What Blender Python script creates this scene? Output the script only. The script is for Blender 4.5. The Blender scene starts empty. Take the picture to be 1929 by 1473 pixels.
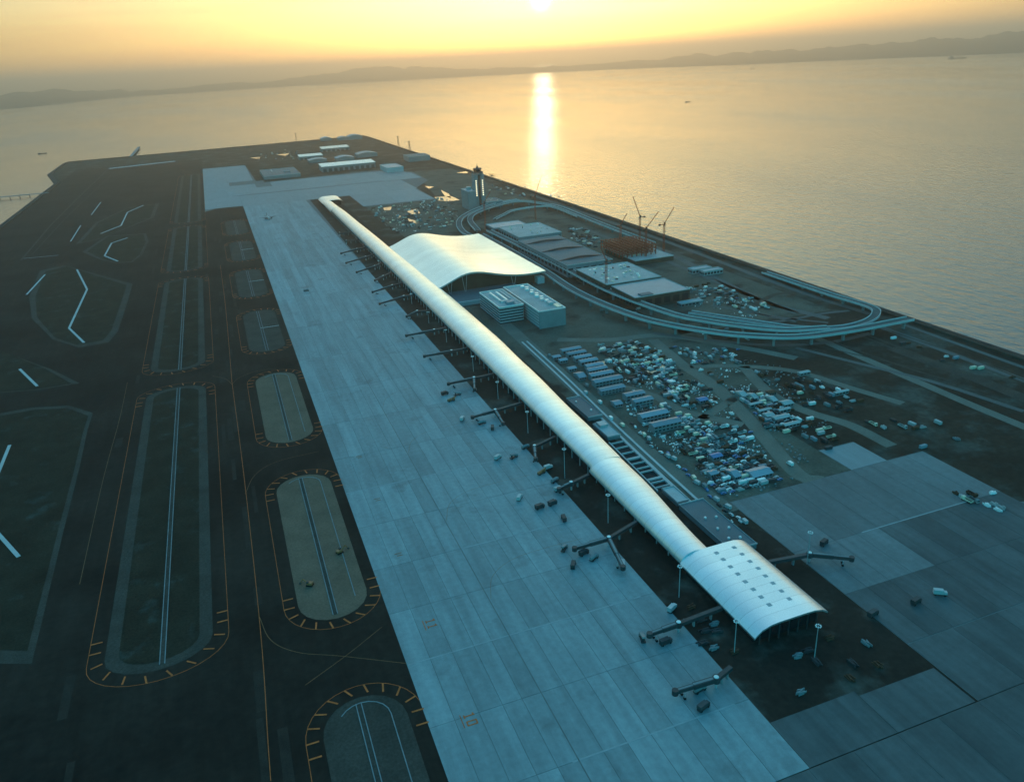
import bpy, bmesh, math, random
from mathutils import Vector, Matrix
random.seed(11)
SC = bpy.context.scene
COL = SC.collection
R = math.radians

# ---------------------------------------------------------------- camera
# camera solved from the vanishing points of the airfield grid; world X = across the island,
# Y = along the terminal, Z = up, metres.
CX, CY, F, H = 964.5, 736.5, 1472.0, 285.0
RW = ((0.93525105, -0.18063017, 0.30443097),
      (-0.35028448, -0.34821704, 0.86950887),
      (-0.05105148, -0.91984653, -0.38894229))
def ray(px, py):
    d = (px - CX, py - CY, F)
    return Vector([sum(r[i] * d[i] for i in range(3)) for r in RW])
def g(px, py, z=0.0):
    w = ray(px, py); t = (z - H) / w.z
    return Vector((w.x * t, w.y * t, z))
def onY(px, py, Y):
    w = ray(px, py); t = Y / w.y
    return Vector((w.x * t, Y, H + w.z * t))
cam = bpy.data.objects.new('camera', bpy.data.cameras.new('camera'))
COL.objects.link(cam)
cam.data.sensor_width = 36.0
cam.data.lens = 36.0 * F / 1929.0
cam.data.clip_start = 1.0
cam.data.clip_end = 200000.0
M = Matrix.Identity(4)
for i in range(3):
    M[i][0] = RW[i][0]; M[i][1] = -RW[i][1]; M[i][2] = -RW[i][2]
M[2][3] = H
cam.matrix_world = M
SC.camera = cam
SC.cycles.use_denoising = True
SC.cycles.max_bounces = 5
SC.cycles.volume_bounces = 0
SC.cycles.sample_clamp_indirect = 6.0

# ---------------------------------------------------------------- sky and sun
SUN_AZ, SUN_EL = R(22.6), R(3.5)
SDIR = Vector((math.sin(SUN_AZ) * math.cos(SUN_EL), math.cos(SUN_AZ) * math.cos(SUN_EL), math.sin(SUN_EL)))
world = bpy.data.worlds.new('World'); SC.world = world
world.use_nodes = True
NT = world.node_tree; NT.nodes.clear()
def wn(t, **kw):
    n = NT.nodes.new(t)
    for k, v in kw.items(): setattr(n, k, v)
    return n
def wlink(a, b): NT.links.new(a, b)
def wmath(op, a, b=None, clamp=False):
    n = wn('ShaderNodeMath', operation=op, use_clamp=clamp)
    for i, v in enumerate((a, b)):
        if v is None: continue
        if hasattr(v, 'links'): wlink(v, n.inputs[i])
        else: n.inputs[i].default_value = v
    return n.outputs[0]
def wmix(kind, fac, a, b):
    n = wn('ShaderNodeMix', data_type='RGBA', blend_type=kind)
    n.clamp_factor = True
    for s, v in ((0, fac), (6, a), (7, b)):
        if hasattr(v, 'links'): wlink(v, n.inputs[s])
        elif s == 0: n.inputs[0].default_value = v
        else: n.inputs[s].default_value = (*v, 1)
    return n.outputs[2]
def wrange(v, a, b, c=0.0, d=1.0, t='SMOOTHSTEP'):
    n = wn('ShaderNodeMapRange', interpolation_type=t)
    wlink(v, n.inputs[0])
    for i, x in enumerate((a, b, c, d)): n.inputs[i + 1].default_value = x
    return n.outputs[0]
tc = wn('ShaderNodeTexCoord')
nrm = wn('ShaderNodeVectorMath', operation='NORMALIZE'); wlink(tc.outputs['Generated'], nrm.inputs[0])
dt = wn('ShaderNodeVectorMath', operation='DOT_PRODUCT'); wlink(nrm.outputs[0], dt.inputs[0])
dt.inputs[1].default_value = SDIR
ang = wmath('ARCCOSINE', wmath('MINIMUM', dt.outputs['Value'], 0.9999999))
sep = wn('ShaderNodeSeparateXYZ'); wlink(nrm.outputs[0], sep.inputs[0])
sky = wn('ShaderNodeTexSky', sky_type='NISHITA')
sky.sun_disc = False
sky.sun_elevation = SUN_EL
sky.sun_rotation = SUN_AZ
sky.altitude = 200.0
sky.air_density = 1.2
sky.dust_density = 1.5
sky.ozone_density = 2.0
SKY_STRENGTH = 0.12
WARM = (1.12, 1.20, 1.30)
TEAL = (0.62, 5.2, 6.3)
tfac = wmath('MAXIMUM', wrange(sep.outputs['Z'], 0.10, 0.62), wrange(ang, R(42), R(105)))
tint = wmix('MIX', tfac, WARM, TEAL)
col = wmix('MULTIPLY', 1.0, sky.outputs[0], tint)
# thin high cloud bands, drawn out along the horizon
mp = wn('ShaderNodeMapping'); wlink(nrm.outputs[0], mp.inputs[0]); mp.inputs['Scale'].default_value = (1.6, 1.6, 26.0)
cn = wn('ShaderNodeTexNoise'); wlink(mp.outputs[0], cn.inputs['Vector'])
cn.inputs['Scale'].default_value = 2.2; cn.inputs['Detail'].default_value = 5.0; cn.inputs['Roughness'].default_value = 0.55
cl = wrange(cn.outputs['Fac'], 0.40, 0.66, 0.0, 1.0)
clf = wmath('MULTIPLY', cl, wrange(sep.outputs['Z'], 0.0, 0.05, 0.5, 0.9))
col = wmix('MULTIPLY', clf, col, (0.88, 0.78, 0.76))
# aureole and veiled solar disc
def lobe(sigma_deg, power, rgb):
    e = wmath('POWER', 2.718281828, wmath('MULTIPLY', wmath('POWER', wmath('DIVIDE', ang, R(sigma_deg)), 1.35), -1.0))
    n = wn('ShaderNodeVectorMath', operation='SCALE')
    n.inputs[0].default_value = [c * power for c in rgb]; wlink(e, n.inputs['Scale'])
    return n.outputs[0]
def wadd(a, b):
    n = wn('ShaderNodeVectorMath', operation='ADD'); wlink(a, n.inputs[0]); wlink(b, n.inputs[1]); return n.outputs[0]
col = wadd(col, lobe(32.0, 8.6, (1.0, 0.79, 0.41)))
col = wadd(col, lobe(8.0, 2.5, (1.0, 0.78, 0.2)))
col = wadd(col, lobe(0.30, 60.0, (1.0, 0.92, 0.62)))
bg = wn('ShaderNodeBackground'); wlink(col, bg.inputs['Color']); bg.inputs['Strength'].default_value = SKY_STRENGTH
wo = wn('ShaderNodeOutputWorld'); wlink(bg.outputs[0], wo.inputs['Surface'])
sun = bpy.data.objects.new('sun', bpy.data.lights.new('sun', 'SUN'))
COL.objects.link(sun)
sun.data.energy = 0.035
sun.data.angle = R(1.2)
sun.data.color = (1.0, 0.80, 0.50)
sun.rotation_euler = SDIR.to_track_quat('Z', 'Y').to_euler()
SC.view_settings.view_transform = 'Standard'
SC.view_settings.look = 'None'
SC.view_settings.exposure = 0.2
SC.view_settings.gamma = 1.0

# ---------------------------------------------------------------- materials
MATS = {}
def mat(name, rgb, rough=0.8, spec=0.3, metal=0.0, vary=0.25, scale=0.05, rand=0.0, fine=0.0, emit=None, patch=None, bump=0.0, streak=0.0, seam=0.0):
    """procedural surface: base colour broken up by world-space noise (vary, scale), finer grain (fine),
    a per-object tone shift (rand) and an optional second colour in patches (rgb2, scale2, threshold)"""
    m = bpy.data.materials.new(name); m.use_nodes = True
    nt = m.node_tree; b = nt.nodes['Principled BSDF']
    N = nt.nodes.new; Lk = nt.links.new
    geo = N('ShaderNodeNewGeometry')
    def noise(s, det=4.0, rg=0.6):
        t = N('ShaderNodeTexNoise'); t.inputs['Scale'].default_value = s
        t.inputs['Detail'].default_value = det; t.inputs['Roughness'].default_value = rg
        Lk(geo.outputs['Position'], t.inputs['Vector']); return t.outputs['Fac']
    def rng(v, a, bb, c, d):
        n = N('ShaderNodeMapRange'); Lk(v, n.inputs[0])
        for i, x in enumerate((a, bb, c, d)): n.inputs[i + 1].default_value = x
        return n.outputs[0]
    def mul(a, f):
        n = N('ShaderNodeVectorMath'); n.operation = 'SCALE'; Lk(a, n.inputs[0]); Lk(f, n.inputs['Scale']); return n.outputs[0]
    rgbn = N('ShaderNodeRGB'); rgbn.outputs[0].default_value = (*rgb, 1)
    c = rgbn.outputs[0]
    if patch:
        mx = N('ShaderNodeMix'); mx.data_type = 'RGBA'
        Lk(rng(noise(patch[1], 5.0), patch[2] - 0.07, patch[2] + 0.07, 0, 1), mx.inputs[0])
        Lk(c, mx.inputs[6]); mx.inputs[7].default_value = (*patch[0], 1); c = mx.outputs[2]
    if vary: c = mul(c, rng(noise(scale), 0.25, 0.75, 1 - vary, 1 + vary))
    if fine: c = mul(c, rng(noise(scale * 14, 3.0), 0.25, 0.75, 1 - fine, 1 + fine))
    if seam:
        sp = N('ShaderNodeSeparateXYZ'); Lk(geo.outputs['Position'], sp.inputs[0])
        def mth(op, a, v):
            n = N('ShaderNodeMath'); n.operation = op; Lk(a, n.inputs[0]); n.inputs[1].default_value = v; return n.outputs[0]
        fr = mth('FRACT', mth('DIVIDE', sp.outputs['Y'], seam), 0.0)
        c = mul(c, rng(mth('LESS_THAN', fr, 0.055), 0, 1, 1.0, 0.80))
        wn_ = N('ShaderNodeTexWhiteNoise'); wn_.noise_dimensions = '1D'; Lk(mth('FLOOR', mth('DIVIDE', sp.outputs['Y'], seam), 0.0), wn_.inputs['W'])
        c = mul(c, rng(wn_.outputs['Value'], 0, 1, 0.95, 1.05))
    if streak:
        for sc_, amt in (((0.16, 0.010, 1), streak), ((0.5, 0.05, 1), streak * 0.35)):
            mp = N('ShaderNodeMapping'); mp.inputs['Scale'].default_value = sc_; Lk(geo.outputs['Position'], mp.inputs[0])
            t = N('ShaderNodeTexNoise'); t.inputs['Scale'].default_value = 1.0; t.inputs['Detail'].default_value = 3.0; Lk(mp.outputs[0], t.inputs['Vector'])
            c = mul(c, rng(t.outputs['Fac'], 0.3, 0.7, 1 - amt, 1 + amt))
    if rand:
        oi = N('ShaderNodeObjectInfo'); c = mul(c, rng(oi.outputs['Random'], 0, 1, 1 - rand, 1 + rand))
    Lk(c, b.inputs['Base Color'])
    b.inputs['Roughness'].default_value = rough
    b.inputs['Specular IOR Level'].default_value = spec
    b.inputs['Metallic'].default_value = metal
    if bump:
        bp = N('ShaderNodeBump'); bp.inputs['Strength'].default_value = bump; bp.inputs['Distance'].default_value = 0.4
        Lk(noise(scale * 6), bp.inputs['Height']); Lk(bp.outputs[0], b.inputs['Normal'])
    if emit:
        b.inputs['Emission Color'].default_value = (*emit[0], 1); b.inputs['Emission Strength'].default_value = emit[1]
    MATS[name] = m
    return m
mat('asphalt', (0.036, 0.026, 0.020), 0.92, 0.08, vary=0.35, scale=0.015, fine=0.25, patch=((0.026, 0.019, 0.015), 0.012, 0.52), streak=0.12)
mat('soil', (0.046, 0.034, 0.024), 0.95, 0.1, vary=0.45, scale=0.015, fine=0.35, patch=((0.085, 0.085, 0.07), 0.022, 0.56))
mat('yard_dirt', (0.115, 0.11, 0.085), 0.95, 0.12, vary=0.3, scale=0.03, fine=0.3, patch=((0.035, 0.036, 0.03), 0.02, 0.6))
mat('dirt_road', (0.17, 0.165, 0.135), 0.9, 0.15, vary=0.2, scale=0.04, fine=0.15)
mat('grass', (0.036, 0.030, 0.020), 0.95, 0.08, vary=0.4, scale=0.05, fine=0.4, patch=((0.06, 0.066, 0.055), 0.045, 0.64))
mat('infield_soil', (0.20, 0.125, 0.085), 0.95, 0.1, vary=0.22, scale=0.05, fine=0.25)
mat('gravel', (0.074, 0.062, 0.050), 0.95, 0.1, vary=0.3, scale=0.05, fine=0.35)
mat('road_surface', (0.13, 0.13, 0.12), 0.9, 0.12, vary=0.2, scale=0.05, fine=0.2)
mat('concrete', (0.235, 0.295, 0.30), 0.68, 0.3, vary=0.10, scale=0.02, fine=0.12, rand=0.13, streak=0.15, patch=((0.15, 0.18, 0.18), 0.028, 0.66))
mat('concrete_mid', (0.15, 0.175, 0.175), 0.72, 0.25, vary=0.15, scale=0.02, fine=0.12, rand=0.15, streak=0.12)
mat('concrete_vignette', (0.100, 0.108, 0.106), 0.8, 0.2, vary=0.25, scale=0.02, fine=0.1, rand=0.15, streak=0.2)  # mostly lens falloff towards the lower right, put into a darker slab tone
mat('puddle', (0.05, 0.05, 0.045), 0.12, 0.6, vary=0.1)
mat('concrete_new', (0.23, 0.275, 0.28), 0.68, 0.3, vary=0.08, scale=0.02, fine=0.06, rand=0.05, streak=0.05)
mat('concrete_light', (0.50, 0.51, 0.49), 0.7, 0.3, vary=0.12, scale=0.08)
mat('joint', (0.17, 0.175, 0.165), 0.9, 0.2, vary=0.2, scale=0.2)
mat('asphalt_dusty', (0.034, 0.026, 0.020), 0.92, 0.1, vary=0.35, scale=0.02, fine=0.3, patch=((0.085, 0.08, 0.066), 0.03, 0.60))
mat('asphalt_worn', (0.044, 0.033, 0.026), 0.92, 0.1, vary=0.3, scale=0.1, fine=0.3)
mat('asphalt_dark', (0.020, 0.015, 0.012), 0.9, 0.12, vary=0.3, scale=0.1, fine=0.3)
mat('drain', (0.33, 0.36, 0.36), 0.8, 0.2, vary=0.2, scale=0.15)
mat('dull_kerb', (0.24, 0.25, 0.25), 0.85, 0.2, vary=0.25, scale=0.15)
mat('rock', (0.035, 0.04, 0.04), 0.95, 0.15, vary=0.5, scale=0.15, fine=0.5)
mat('orange_paint', (0.66, 0.15, 0.04), 0.8, 0.2, vary=0.35, scale=0.25, fine=0.3)
mat('worn_paint', (0.30, 0.13, 0.06), 0.85, 0.2, vary=0.3, scale=0.3, fine=0.3)
mat('steel_roof', (0.78, 0.78, 0.77), 0.33, 0.5, metal=0.75, vary=0.05, scale=0.06, fine=0.04, seam=7.2)
mat('steel_trim', (0.55, 0.56, 0.57), 0.5, 0.5, metal=0.5, vary=0.08, scale=0.2)
mat('skylight', (0.40, 0.43, 0.44), 0.5, 0.5, vary=0.1)
mat('dark_glass', (0.018, 0.024, 0.028), 0.12, 0.6, vary=0.2, scale=0.1)
mat('dark_metal', (0.045, 0.05, 0.052), 0.6, 0.4, vary=0.25, scale=0.4, rand=0.2)
mat('white_paint', (0.84, 0.82, 0.78), 0.3, 0.7, vary=0.12, scale=0.3, rand=0.15)
mat('grey_wall', (0.24, 0.26, 0.26), 0.8, 0.3, vary=0.15, scale=0.1)
mat('light_wall', (0.46, 0.47, 0.46), 0.5, 0.5, vary=0.1, scale=0.12)
mat('blue_roof', (0.22, 0.30, 0.34), 0.5, 0.4, vary=0.12, scale=0.12, rand=0.15)
mat('grey_roof', (0.13, 0.16, 0.17), 0.7, 0.3, vary=0.15, scale=0.05)
mat('pale_roof', (0.42, 0.42, 0.40), 0.7, 0.3, vary=0.2, scale=0.06, fine=0.15)
mat('brown_wall', (0.07, 0.055, 0.038), 0.7, 0.3, vary=0.3, scale=0.1)
mat('red_steel', (0.50, 0.06, 0.02), 0.6, 0.3, vary=0.25, scale=0.3)
mat('rust', (0.14, 0.06, 0.035), 0.8, 0.2, vary=0.3, scale=0.5)
mat('orange_body', (0.42, 0.14, 0.05), 0.5, 0.4, vary=0.2, scale=0.5)
mat('blue_sheet', (0.07, 0.20, 0.38), 0.5, 0.4, vary=0.2, scale=0.3)
mat('hull', (0.05, 0.05, 0.05), 0.6, 0.3, vary=0.2, scale=0.1)
mat('rubber', (0.015, 0.015, 0.015), 0.9, 0.2, vary=0.2, scale=1.0)
mat('glint_emission', (0.8, 0.7, 0.5), 0.5, 0.3, vary=0, emit=((1.0, 0.80, 0.45), 2.5))  # sun glints on the tower panes, put in as a warm emission
mat('forest', (0.035, 0.05, 0.045), 0.95, 0.05, vary=0.4, scale=0.002, fine=0.3)
mat('sand_tarp', (0.80, 0.66, 0.48), 0.4, 0.6, vary=0.2, scale=0.2)

def sea_material():
    m = bpy.data.materials.new('sea'); m.use_nodes = True
    nt = m.node_tree; b = nt.nodes['Principled BSDF']; N = nt.nodes.new; Lk = nt.links.new
    b.inputs['Base Color'].default_value = (0.012, 0.03, 0.034, 1)
    b.inputs['Roughness'].default_value = 0.15
    g0 = N('ShaderNodeNewGeometry'); wt = N('ShaderNodeTexNoise'); wt.inputs['Scale'].default_value = 0.0011; wt.inputs['Detail'].default_value = 4.0
    mp0 = N('ShaderNodeMapping'); mp0.inputs['Scale'].default_value = (1.0, 0.35, 1); mp0.inputs['Rotation'].default_value = (0, 0, R(60)); Lk(g0.outputs['Position'], mp0.inputs[0]); Lk(mp0.outputs[0], wt.inputs['Vector'])
    rr_ = N('ShaderNodeMapRange'); Lk(wt.outputs['Fac'], rr_.inputs[0])
    for i_, v_ in enumerate((0.35, 0.65, 0.10, 0.22)): rr_.inputs[i_ + 1].default_value = v_
    Lk(rr_.outputs[0], b.inputs['Roughness'])
    b.inputs['IOR'].default_value = 1.6
    b.inputs['Specular IOR Level'].default_value = 0.5
    geo = N('ShaderNodeNewGeometry'); prev = None
    for sx, sy, s, dist, rot in ((1.0, 0.5, 0.085, 3.4, 68), (1.0, 0.6, 0.24, 0.4, 40), (0.8, 0.3, 0.011, 1.6, -38)):
        mp = N('ShaderNodeMapping'); mp.inputs['Scale'].default_value = (sx, sy, 1); mp.inputs['Rotation'].default_value = (0, 0, R(rot))
        Lk(geo.outputs['Position'], mp.inputs[0])
        t = N('ShaderNodeTexNoise'); t.inputs['Scale'].default_value = s; t.inputs['Detail'].default_value = 3.0
        Lk(mp.outputs[0], t.inputs['Vector'])
        bp = N('ShaderNodeBump'); bp.inputs['Strength'].default_value = 0.5; bp.inputs['Distance'].default_value = dist
        Lk(t.outputs['Fac'], bp.inputs['Height'])
        if prev: Lk(prev, bp.inputs['Normal'])
        prev = bp.outputs[0]
    Lk(prev, b.inputs['Normal'])
    MATS['sea'] = m
sea_material()

# ---------------------------------------------------------------- mesh helpers
class MB:
    def __init__(s): s.v = []; s.f = []
    def add(s, vs, fs):
        n = len(s.v); s.v += [tuple(v) for v in vs]; s.f += [tuple(i + n for i in f) for f in fs]; return s
    def prism(s, poly, z0, z1):
        n = len(poly)
        vs = [(p[0], p[1], z0) for p in poly] + [(p[0], p[1], z1) for p in poly]
        a = sum(poly[i][0] * poly[(i + 1) % n][1] - poly[(i + 1) % n][0] * poly[i][1] for i in range(n))
        fs = [tuple(range(n, 2 * n)), tuple(range(n - 1, -1, -1))] + [(i, (i + 1) % n, n + (i + 1) % n, n + i) for i in range(n)]
        if a < 0: fs = [tuple(reversed(f)) for f in fs]
        return s.add(vs, fs)
    def box(s, x, y, z, lx, ly, lz, rz=0.0):
        """box centred at x, y with its base at z"""
        c, k = math.cos(rz), math.sin(rz)
        q = [(x + dx * lx / 2 * c - dy * ly / 2 * k, y + dx * lx / 2 * k + dy * ly / 2 * c) for dx, dy in ((-1, -1), (1, -1), (1, 1), (-1, 1))]
        return s.prism(q, z, z + lz)
    def sheet(s, poly, z):
        n = len(poly)
        a = sum(poly[i][0] * poly[(i + 1) % n][1] - poly[(i + 1) % n][0] * poly[i][1] for i in range(n))
        p = [(q[0], q[1], z) for q in (poly if a > 0 else list(reversed(poly)))]
        return s.add(p, [tuple(range(n))])
    def tube(s, p0, p1, r0, r1=None, n=6):
        r1 = r0 if r1 is None else r1
        p0, p1 = Vector(p0), Vector(p1); d = (p1 - p0).normalized()
        u = d.orthogonal().normalized(); w = d.cross(u)
        vs = []
        for p, r in ((p0, r0), (p1, r1)):
            for i in range(n):
                a = 2 * math.pi * i / n; vs.append(p + u * (r * math.cos(a)) + w * (r * math.sin(a)))
        fs = [(i, (i + 1) % n, n + (i + 1) % n, n + i) for i in range(n)] + [tuple(range(n - 1, -1, -1)), tuple(range(n, 2 * n))]
        return s.add(vs, fs)
    def bar(s, p0, p1, w, h):
        """rectangular bar between two points, w wide, h deep (downwards from the line)"""
        p0, p1 = Vector(p0), Vector(p1); d = p1 - p0
        sd = Vector((-d.y, d.x, 0)); sd = sd.normalized() * (w / 2) if sd.length > 1e-6 else Vector((w / 2, 0, 0))
        up = d.cross(sd).normalized() * h
        if up.z < 0: up = -up
        vs = [p0 - sd - up, p0 + sd - up, p0 + sd, p0 - sd, p1 - sd - up, p1 + sd - up, p1 + sd, p1 - sd]
        return s.add(vs, [(0, 1, 2, 3), (7, 6, 5, 4), (0, 4, 5, 1), (1, 5, 6, 2), (2, 6, 7, 3), (3, 7, 4, 0)])
    def ribbon(s, pts, w, thick=0.0, side=0.0, closed=False):
        """strip of width w along 3D points, shifted sideways by side; thick > 0 makes it solid"""
        n = len(pts); L = []; Rr = []
        for i, p in enumerate(pts):
            a = pts[i - 1] if (i or closed) else pts[0]
            b = pts[(i + 1) % n] if (i < n - 1 or closed) else pts[-1]
            t = Vector((b[0] - a[0], b[1] - a[1], 0)).normalized(); nn = Vector((-t.y, t.x, 0)); p = Vector(p)
            L.append(p + nn * (side + w / 2)); Rr.append(p + nn * (side - w / 2))
        m = n if closed else n - 1
        if not thick:
            return s.add(L + Rr, [(n + i, n + (i + 1) % n, (i + 1) % n, i) for i in range(m)])
        dz = Vector((0, 0, -thick)); vs = L + Rr + [q + dz for q in L] + [q + dz for q in Rr]; fs = []
        for i in range(m):
            j = (i + 1) % n
            fs += [(n + i, n + j, j, i), (2 * n + i, 2 * n + j, 3 * n + j, 3 * n + i), (i, j, 2 * n + j, 2 * n + i), (3 * n + i, 3 * n + j, n + j, n + i)]
        if not closed: fs += [(0, 2 * n, 3 * n, n), (n - 1, 2 * n - 1, 4 * n - 1, 3 * n - 1)]
        return s.add(vs, fs)
    def mesh(s, name, m, smooth=False):
        me = bpy.data.meshes.new(name); me.from_pydata(s.v, [], s.f); me.validate()
        me.materials.append(MATS[m])
        if smooth:
            for p in me.polygons: p.use_smooth = True
        return me
    def build(s, name, m, parent=None, smooth=False):
        o = bpy.data.objects.new(name, s.mesh(name, m, smooth)); COL.objects.link(o); o.parent = parent; return o
def mesh2(name, a, ma, b, mb_):
    me = bpy.data.meshes.new(name); n = len(a.v); me.from_pydata(a.v + b.v, [], a.f + [tuple(i + n for i in f) for f in b.f])
    me.materials.append(MATS[ma]); me.materials.append(MATS[mb_])
    for i, p in enumerate(me.polygons): p.material_index = 0 if i < len(a.f) else 1
    return me
def tag(o, label, cat, group=None):
    o['label'] = label; o['category'] = cat
    if group: o['group'] = group
    return o
def struct(o): o['kind'] = 'structure'; return o
def thing(name, label, cat, loc=(0, 0, 0), rz=0.0, group=None):
    o = bpy.data.objects.new(name, None); COL.objects.link(o); o.empty_display_size = 1.0
    o.location = loc; o.rotation_euler = (0, 0, rz); return tag(o, label, cat, group)
def dup(root, loc, rz=0.0, label=None, group=None, scale=None):
    r = root.copy(); COL.objects.link(r); r.location = loc; r.rotation_euler = (0, 0, rz)
    if scale: r.scale = scale
    if label: r['label'] = label
    if group: r['group'] = group
    for ch in list(root.children):
        c = ch.copy(); COL.objects.link(c); c.parent = r
        for q in list(ch.children):
            d = q.copy(); COL.objects.link(d); d.parent = c
    return r
def piece(name, me, parent, loc, rz=0.0):
    o = bpy.data.objects.new(name, me); COL.objects.link(o); o.parent = parent; o.location = loc; o.rotation_euler = (0, 0, rz); return o
def lerp_table(tb, x):
    if x <= tb[0][0]: return tb[0][1]
    for (a, va), (b, vb) in zip(tb, tb[1:]):
        if x <= b:
            t = (x - a) / (b - a); t = t * t * (3 - 2 * t); return va + (vb - va) * t
    return tb[-1][1]
def smooth_path(pts, k=8):
    P = [Vector(p) for p in pts]; P = [P[0] * 2 - P[1]] + P + [P[-1] * 2 - P[-2]]; out = []
    for i in range(1, len(P) - 2):
        a, b, c, d = P[i - 1:i + 3]
        for j in range(k):
            t = j / k
            out.append(0.5 * ((2 * b) + (c - a) * t + (2 * a - 5 * b + 4 * c - d) * t * t + (3 * b - a - 3 * c + d) * t ** 3))
    out.append(P[-2]); return out
def pxs(pts, z=0.0): return [g(p[0], p[1], z) for p in pts]
def stadium(x0, x1, y0, y1, n=10, off=0.0, sq=0.0):
    """outline of a rounded strip; sq > 0 squares the ends off"""
    x0 -= off; x1 += off; y0 -= off; y1 += off
    r = (x1 - x0) / 2; cx = (x0 + x1) / 2; out = []
    ry = r * (1 - sq)
    for i in range(n + 1):
        a = math.pi * i / n; out.append((cx + r * math.cos(a), y1 - ry + ry * math.sin(a)))
    for i in range(n + 1):
        a = math.pi + math.pi * i / n; out.append((cx + r * math.cos(a), y0 + ry + ry * math.sin(a)))
    return out

# ---------------------------------------------------------------- the setting: sea, far hills, island
SEA_Z = -4.0
sea = MB().sheet([(46000 * math.cos(2 * math.pi * i / 96), 46000 * math.sin(2 * math.pi * i / 96)) for i in range(96)], SEA_Z).build('sea', 'sea')
struct(sea)
COAST = [(-40, 15000), (-11.2, 14660), (-2.7, 18900), (7.5, 19800), (23, 18400), (39, 15700), (51.5, 14900), (75, 14500)]
RIDGE = [(-40, 150), (-20, 190), (-12, 215), (-9.5, 232), (-8, 238), (-5, 150), (-3, 85), (0, 110), (2, 150), (4, 110), (6, 160), (8, 250), (9.7, 300),
         (11.2, 370), (13, 350), (15, 250), (18, 160), (22, 120), (26, 110), (30, 165), (33, 215), (38, 225), (42, 240), (45, 275), (48, 290), (52, 370), (57, 330), (75, 200)]
def vnoise(x):
    i = math.floor(x); f = x - i; f = f * f * (3 - 2 * f)
    h = lambda n: math.modf(math.sin(n * 127.1 + 311.7) * 43758.5453)[0]
    return h(i) * (1 - f) + h(i + 1) * f
def hill_range(name, a0, a1, seed):
    rr = random.Random(seed); na = int((a1 - a0) * 5); nr = 9; mb = MB(); vs = []
    ph = [rr.uniform(0, 6.28) for _ in range(6)]
    for i in range(na + 1):
        a = a0 + (a1 - a0) * i / na; base = lerp_table(COAST, a); top = 0.86 * lerp_table(RIDGE, a)
        for j in range(nr + 1):
            t = j / nr; d = base + 6500 * t
            prof = math.sin(min(1.0, t / 0.5) * math.pi / 2) ** 1.3 if t < 0.5 else math.cos((t - 0.5) / 0.5 * math.pi / 2)
            w = 1 + 0.16 * vnoise(a * 0.9 + ph[0] + t) + 0.10 * vnoise(a * 2.3 + ph[1] + 2 * t) + 0.05 * vnoise(a * 6 + ph[2] + 4 * t)
            edge = min(1.0, (a - a0) / 1.2, (a1 - a) / 1.2)
            z = SEA_Z - 1.0 + (top * prof * w + rr.uniform(-2, 2) * (0 < j < nr)) * max(edge, 0.0)
            vs.append((math.sin(R(a)) * d, math.cos(R(a)) * d, z))
    fs = [(i * (nr + 1) + j, (i + 1) * (nr + 1) + j, (i + 1) * (nr + 1) + j + 1, i * (nr + 1) + j + 1) for i in range(na) for j in range(nr)]
    struct(mb.add(vs, fs).build(name, 'forest', smooth=True))
hill_range('hills', -40, -3.4, 3)
hill_range('hills', -4.6, 24.5, 4)
hill_range('hills', 22, 75, 5)

WATER = [(-487, -320), (-487, 2116), (-491, 2918), (-560, 3247), (-567, 3688), (182, 3746), (690, 3797), (704.5, 1549), (703.5, 498), (703.5, -320)]
TOP = [(-474, -308), (-474, 2116), (-478, 2922), (-546, 3250), (-553, 3675), (182, 3732), (677, 3783), (690.5, 1549), (689.5, 498), (689.5, -308)]
struct(MB().sheet(TOP, 0.0).build('ground', 'soil'))
mb = MB(); n = len(TOP)
mb.add([(x, y, SEA_Z - 3) for x, y in [(a[0] + (a[0] - b[0]) * 0.75, a[1] + (a[1] - b[1]) * 0.75) for a, b in zip(WATER, TOP)]] + [(x, y, 0.0) for x, y in TOP],
       [(i, (i + 1) % n, n + (i + 1) % n, n + i) for i in range(n)])
rk = struct(mb.build('seawall_slope', 'rock'))
mb = MB(); crest = [(a[0] * 0.985, a[1] * 0.9975, 2.6) for a in TOP]
mb.ribbon([Vector(c) for c in crest], 2.4, 2.6, closed=True)
cw = mb.build('seawall', 'gravel'); tag(cw, 'low concrete seawall running round the edge of the airport island', 'seawall')

struct(MB().sheet([(-470, -300), (46.6, -300), (46.6, 1981), (-40, 1954), (-40, 2925), (-40, 3300), (-470, 3300)], 0.06).build('taxiway', 'asphalt'))
struct(MB().sheet([(192, 190), (287, 190), (287, 345), (262, 385), (262, 1990), (192, 1990)], 0.06).build('service_road', 'asphalt_dusty'))
struct(MB().sheet([(262, 385.5), (391, 386), (391, 470), (440, 560), (470, 690), (420, 760), (405, 1340), (262, 1340)], 0.05).build('yard_ground', 'yard_dirt'))
struct(MB().sheet([(300, 1341), (405, 1341), (480, 1560), (640, 1620), (655, 2300), (545, 2320), (470, 1790), (300, 1780)], 0.05).build('yard_ground', 'yard_dirt'))
struct(MB().sheet([(445, 700), (640, 690), (640, 1480), (600, 1560), (445, 1460)], 0.05).build('yard_ground', 'yard_dirt'))

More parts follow.
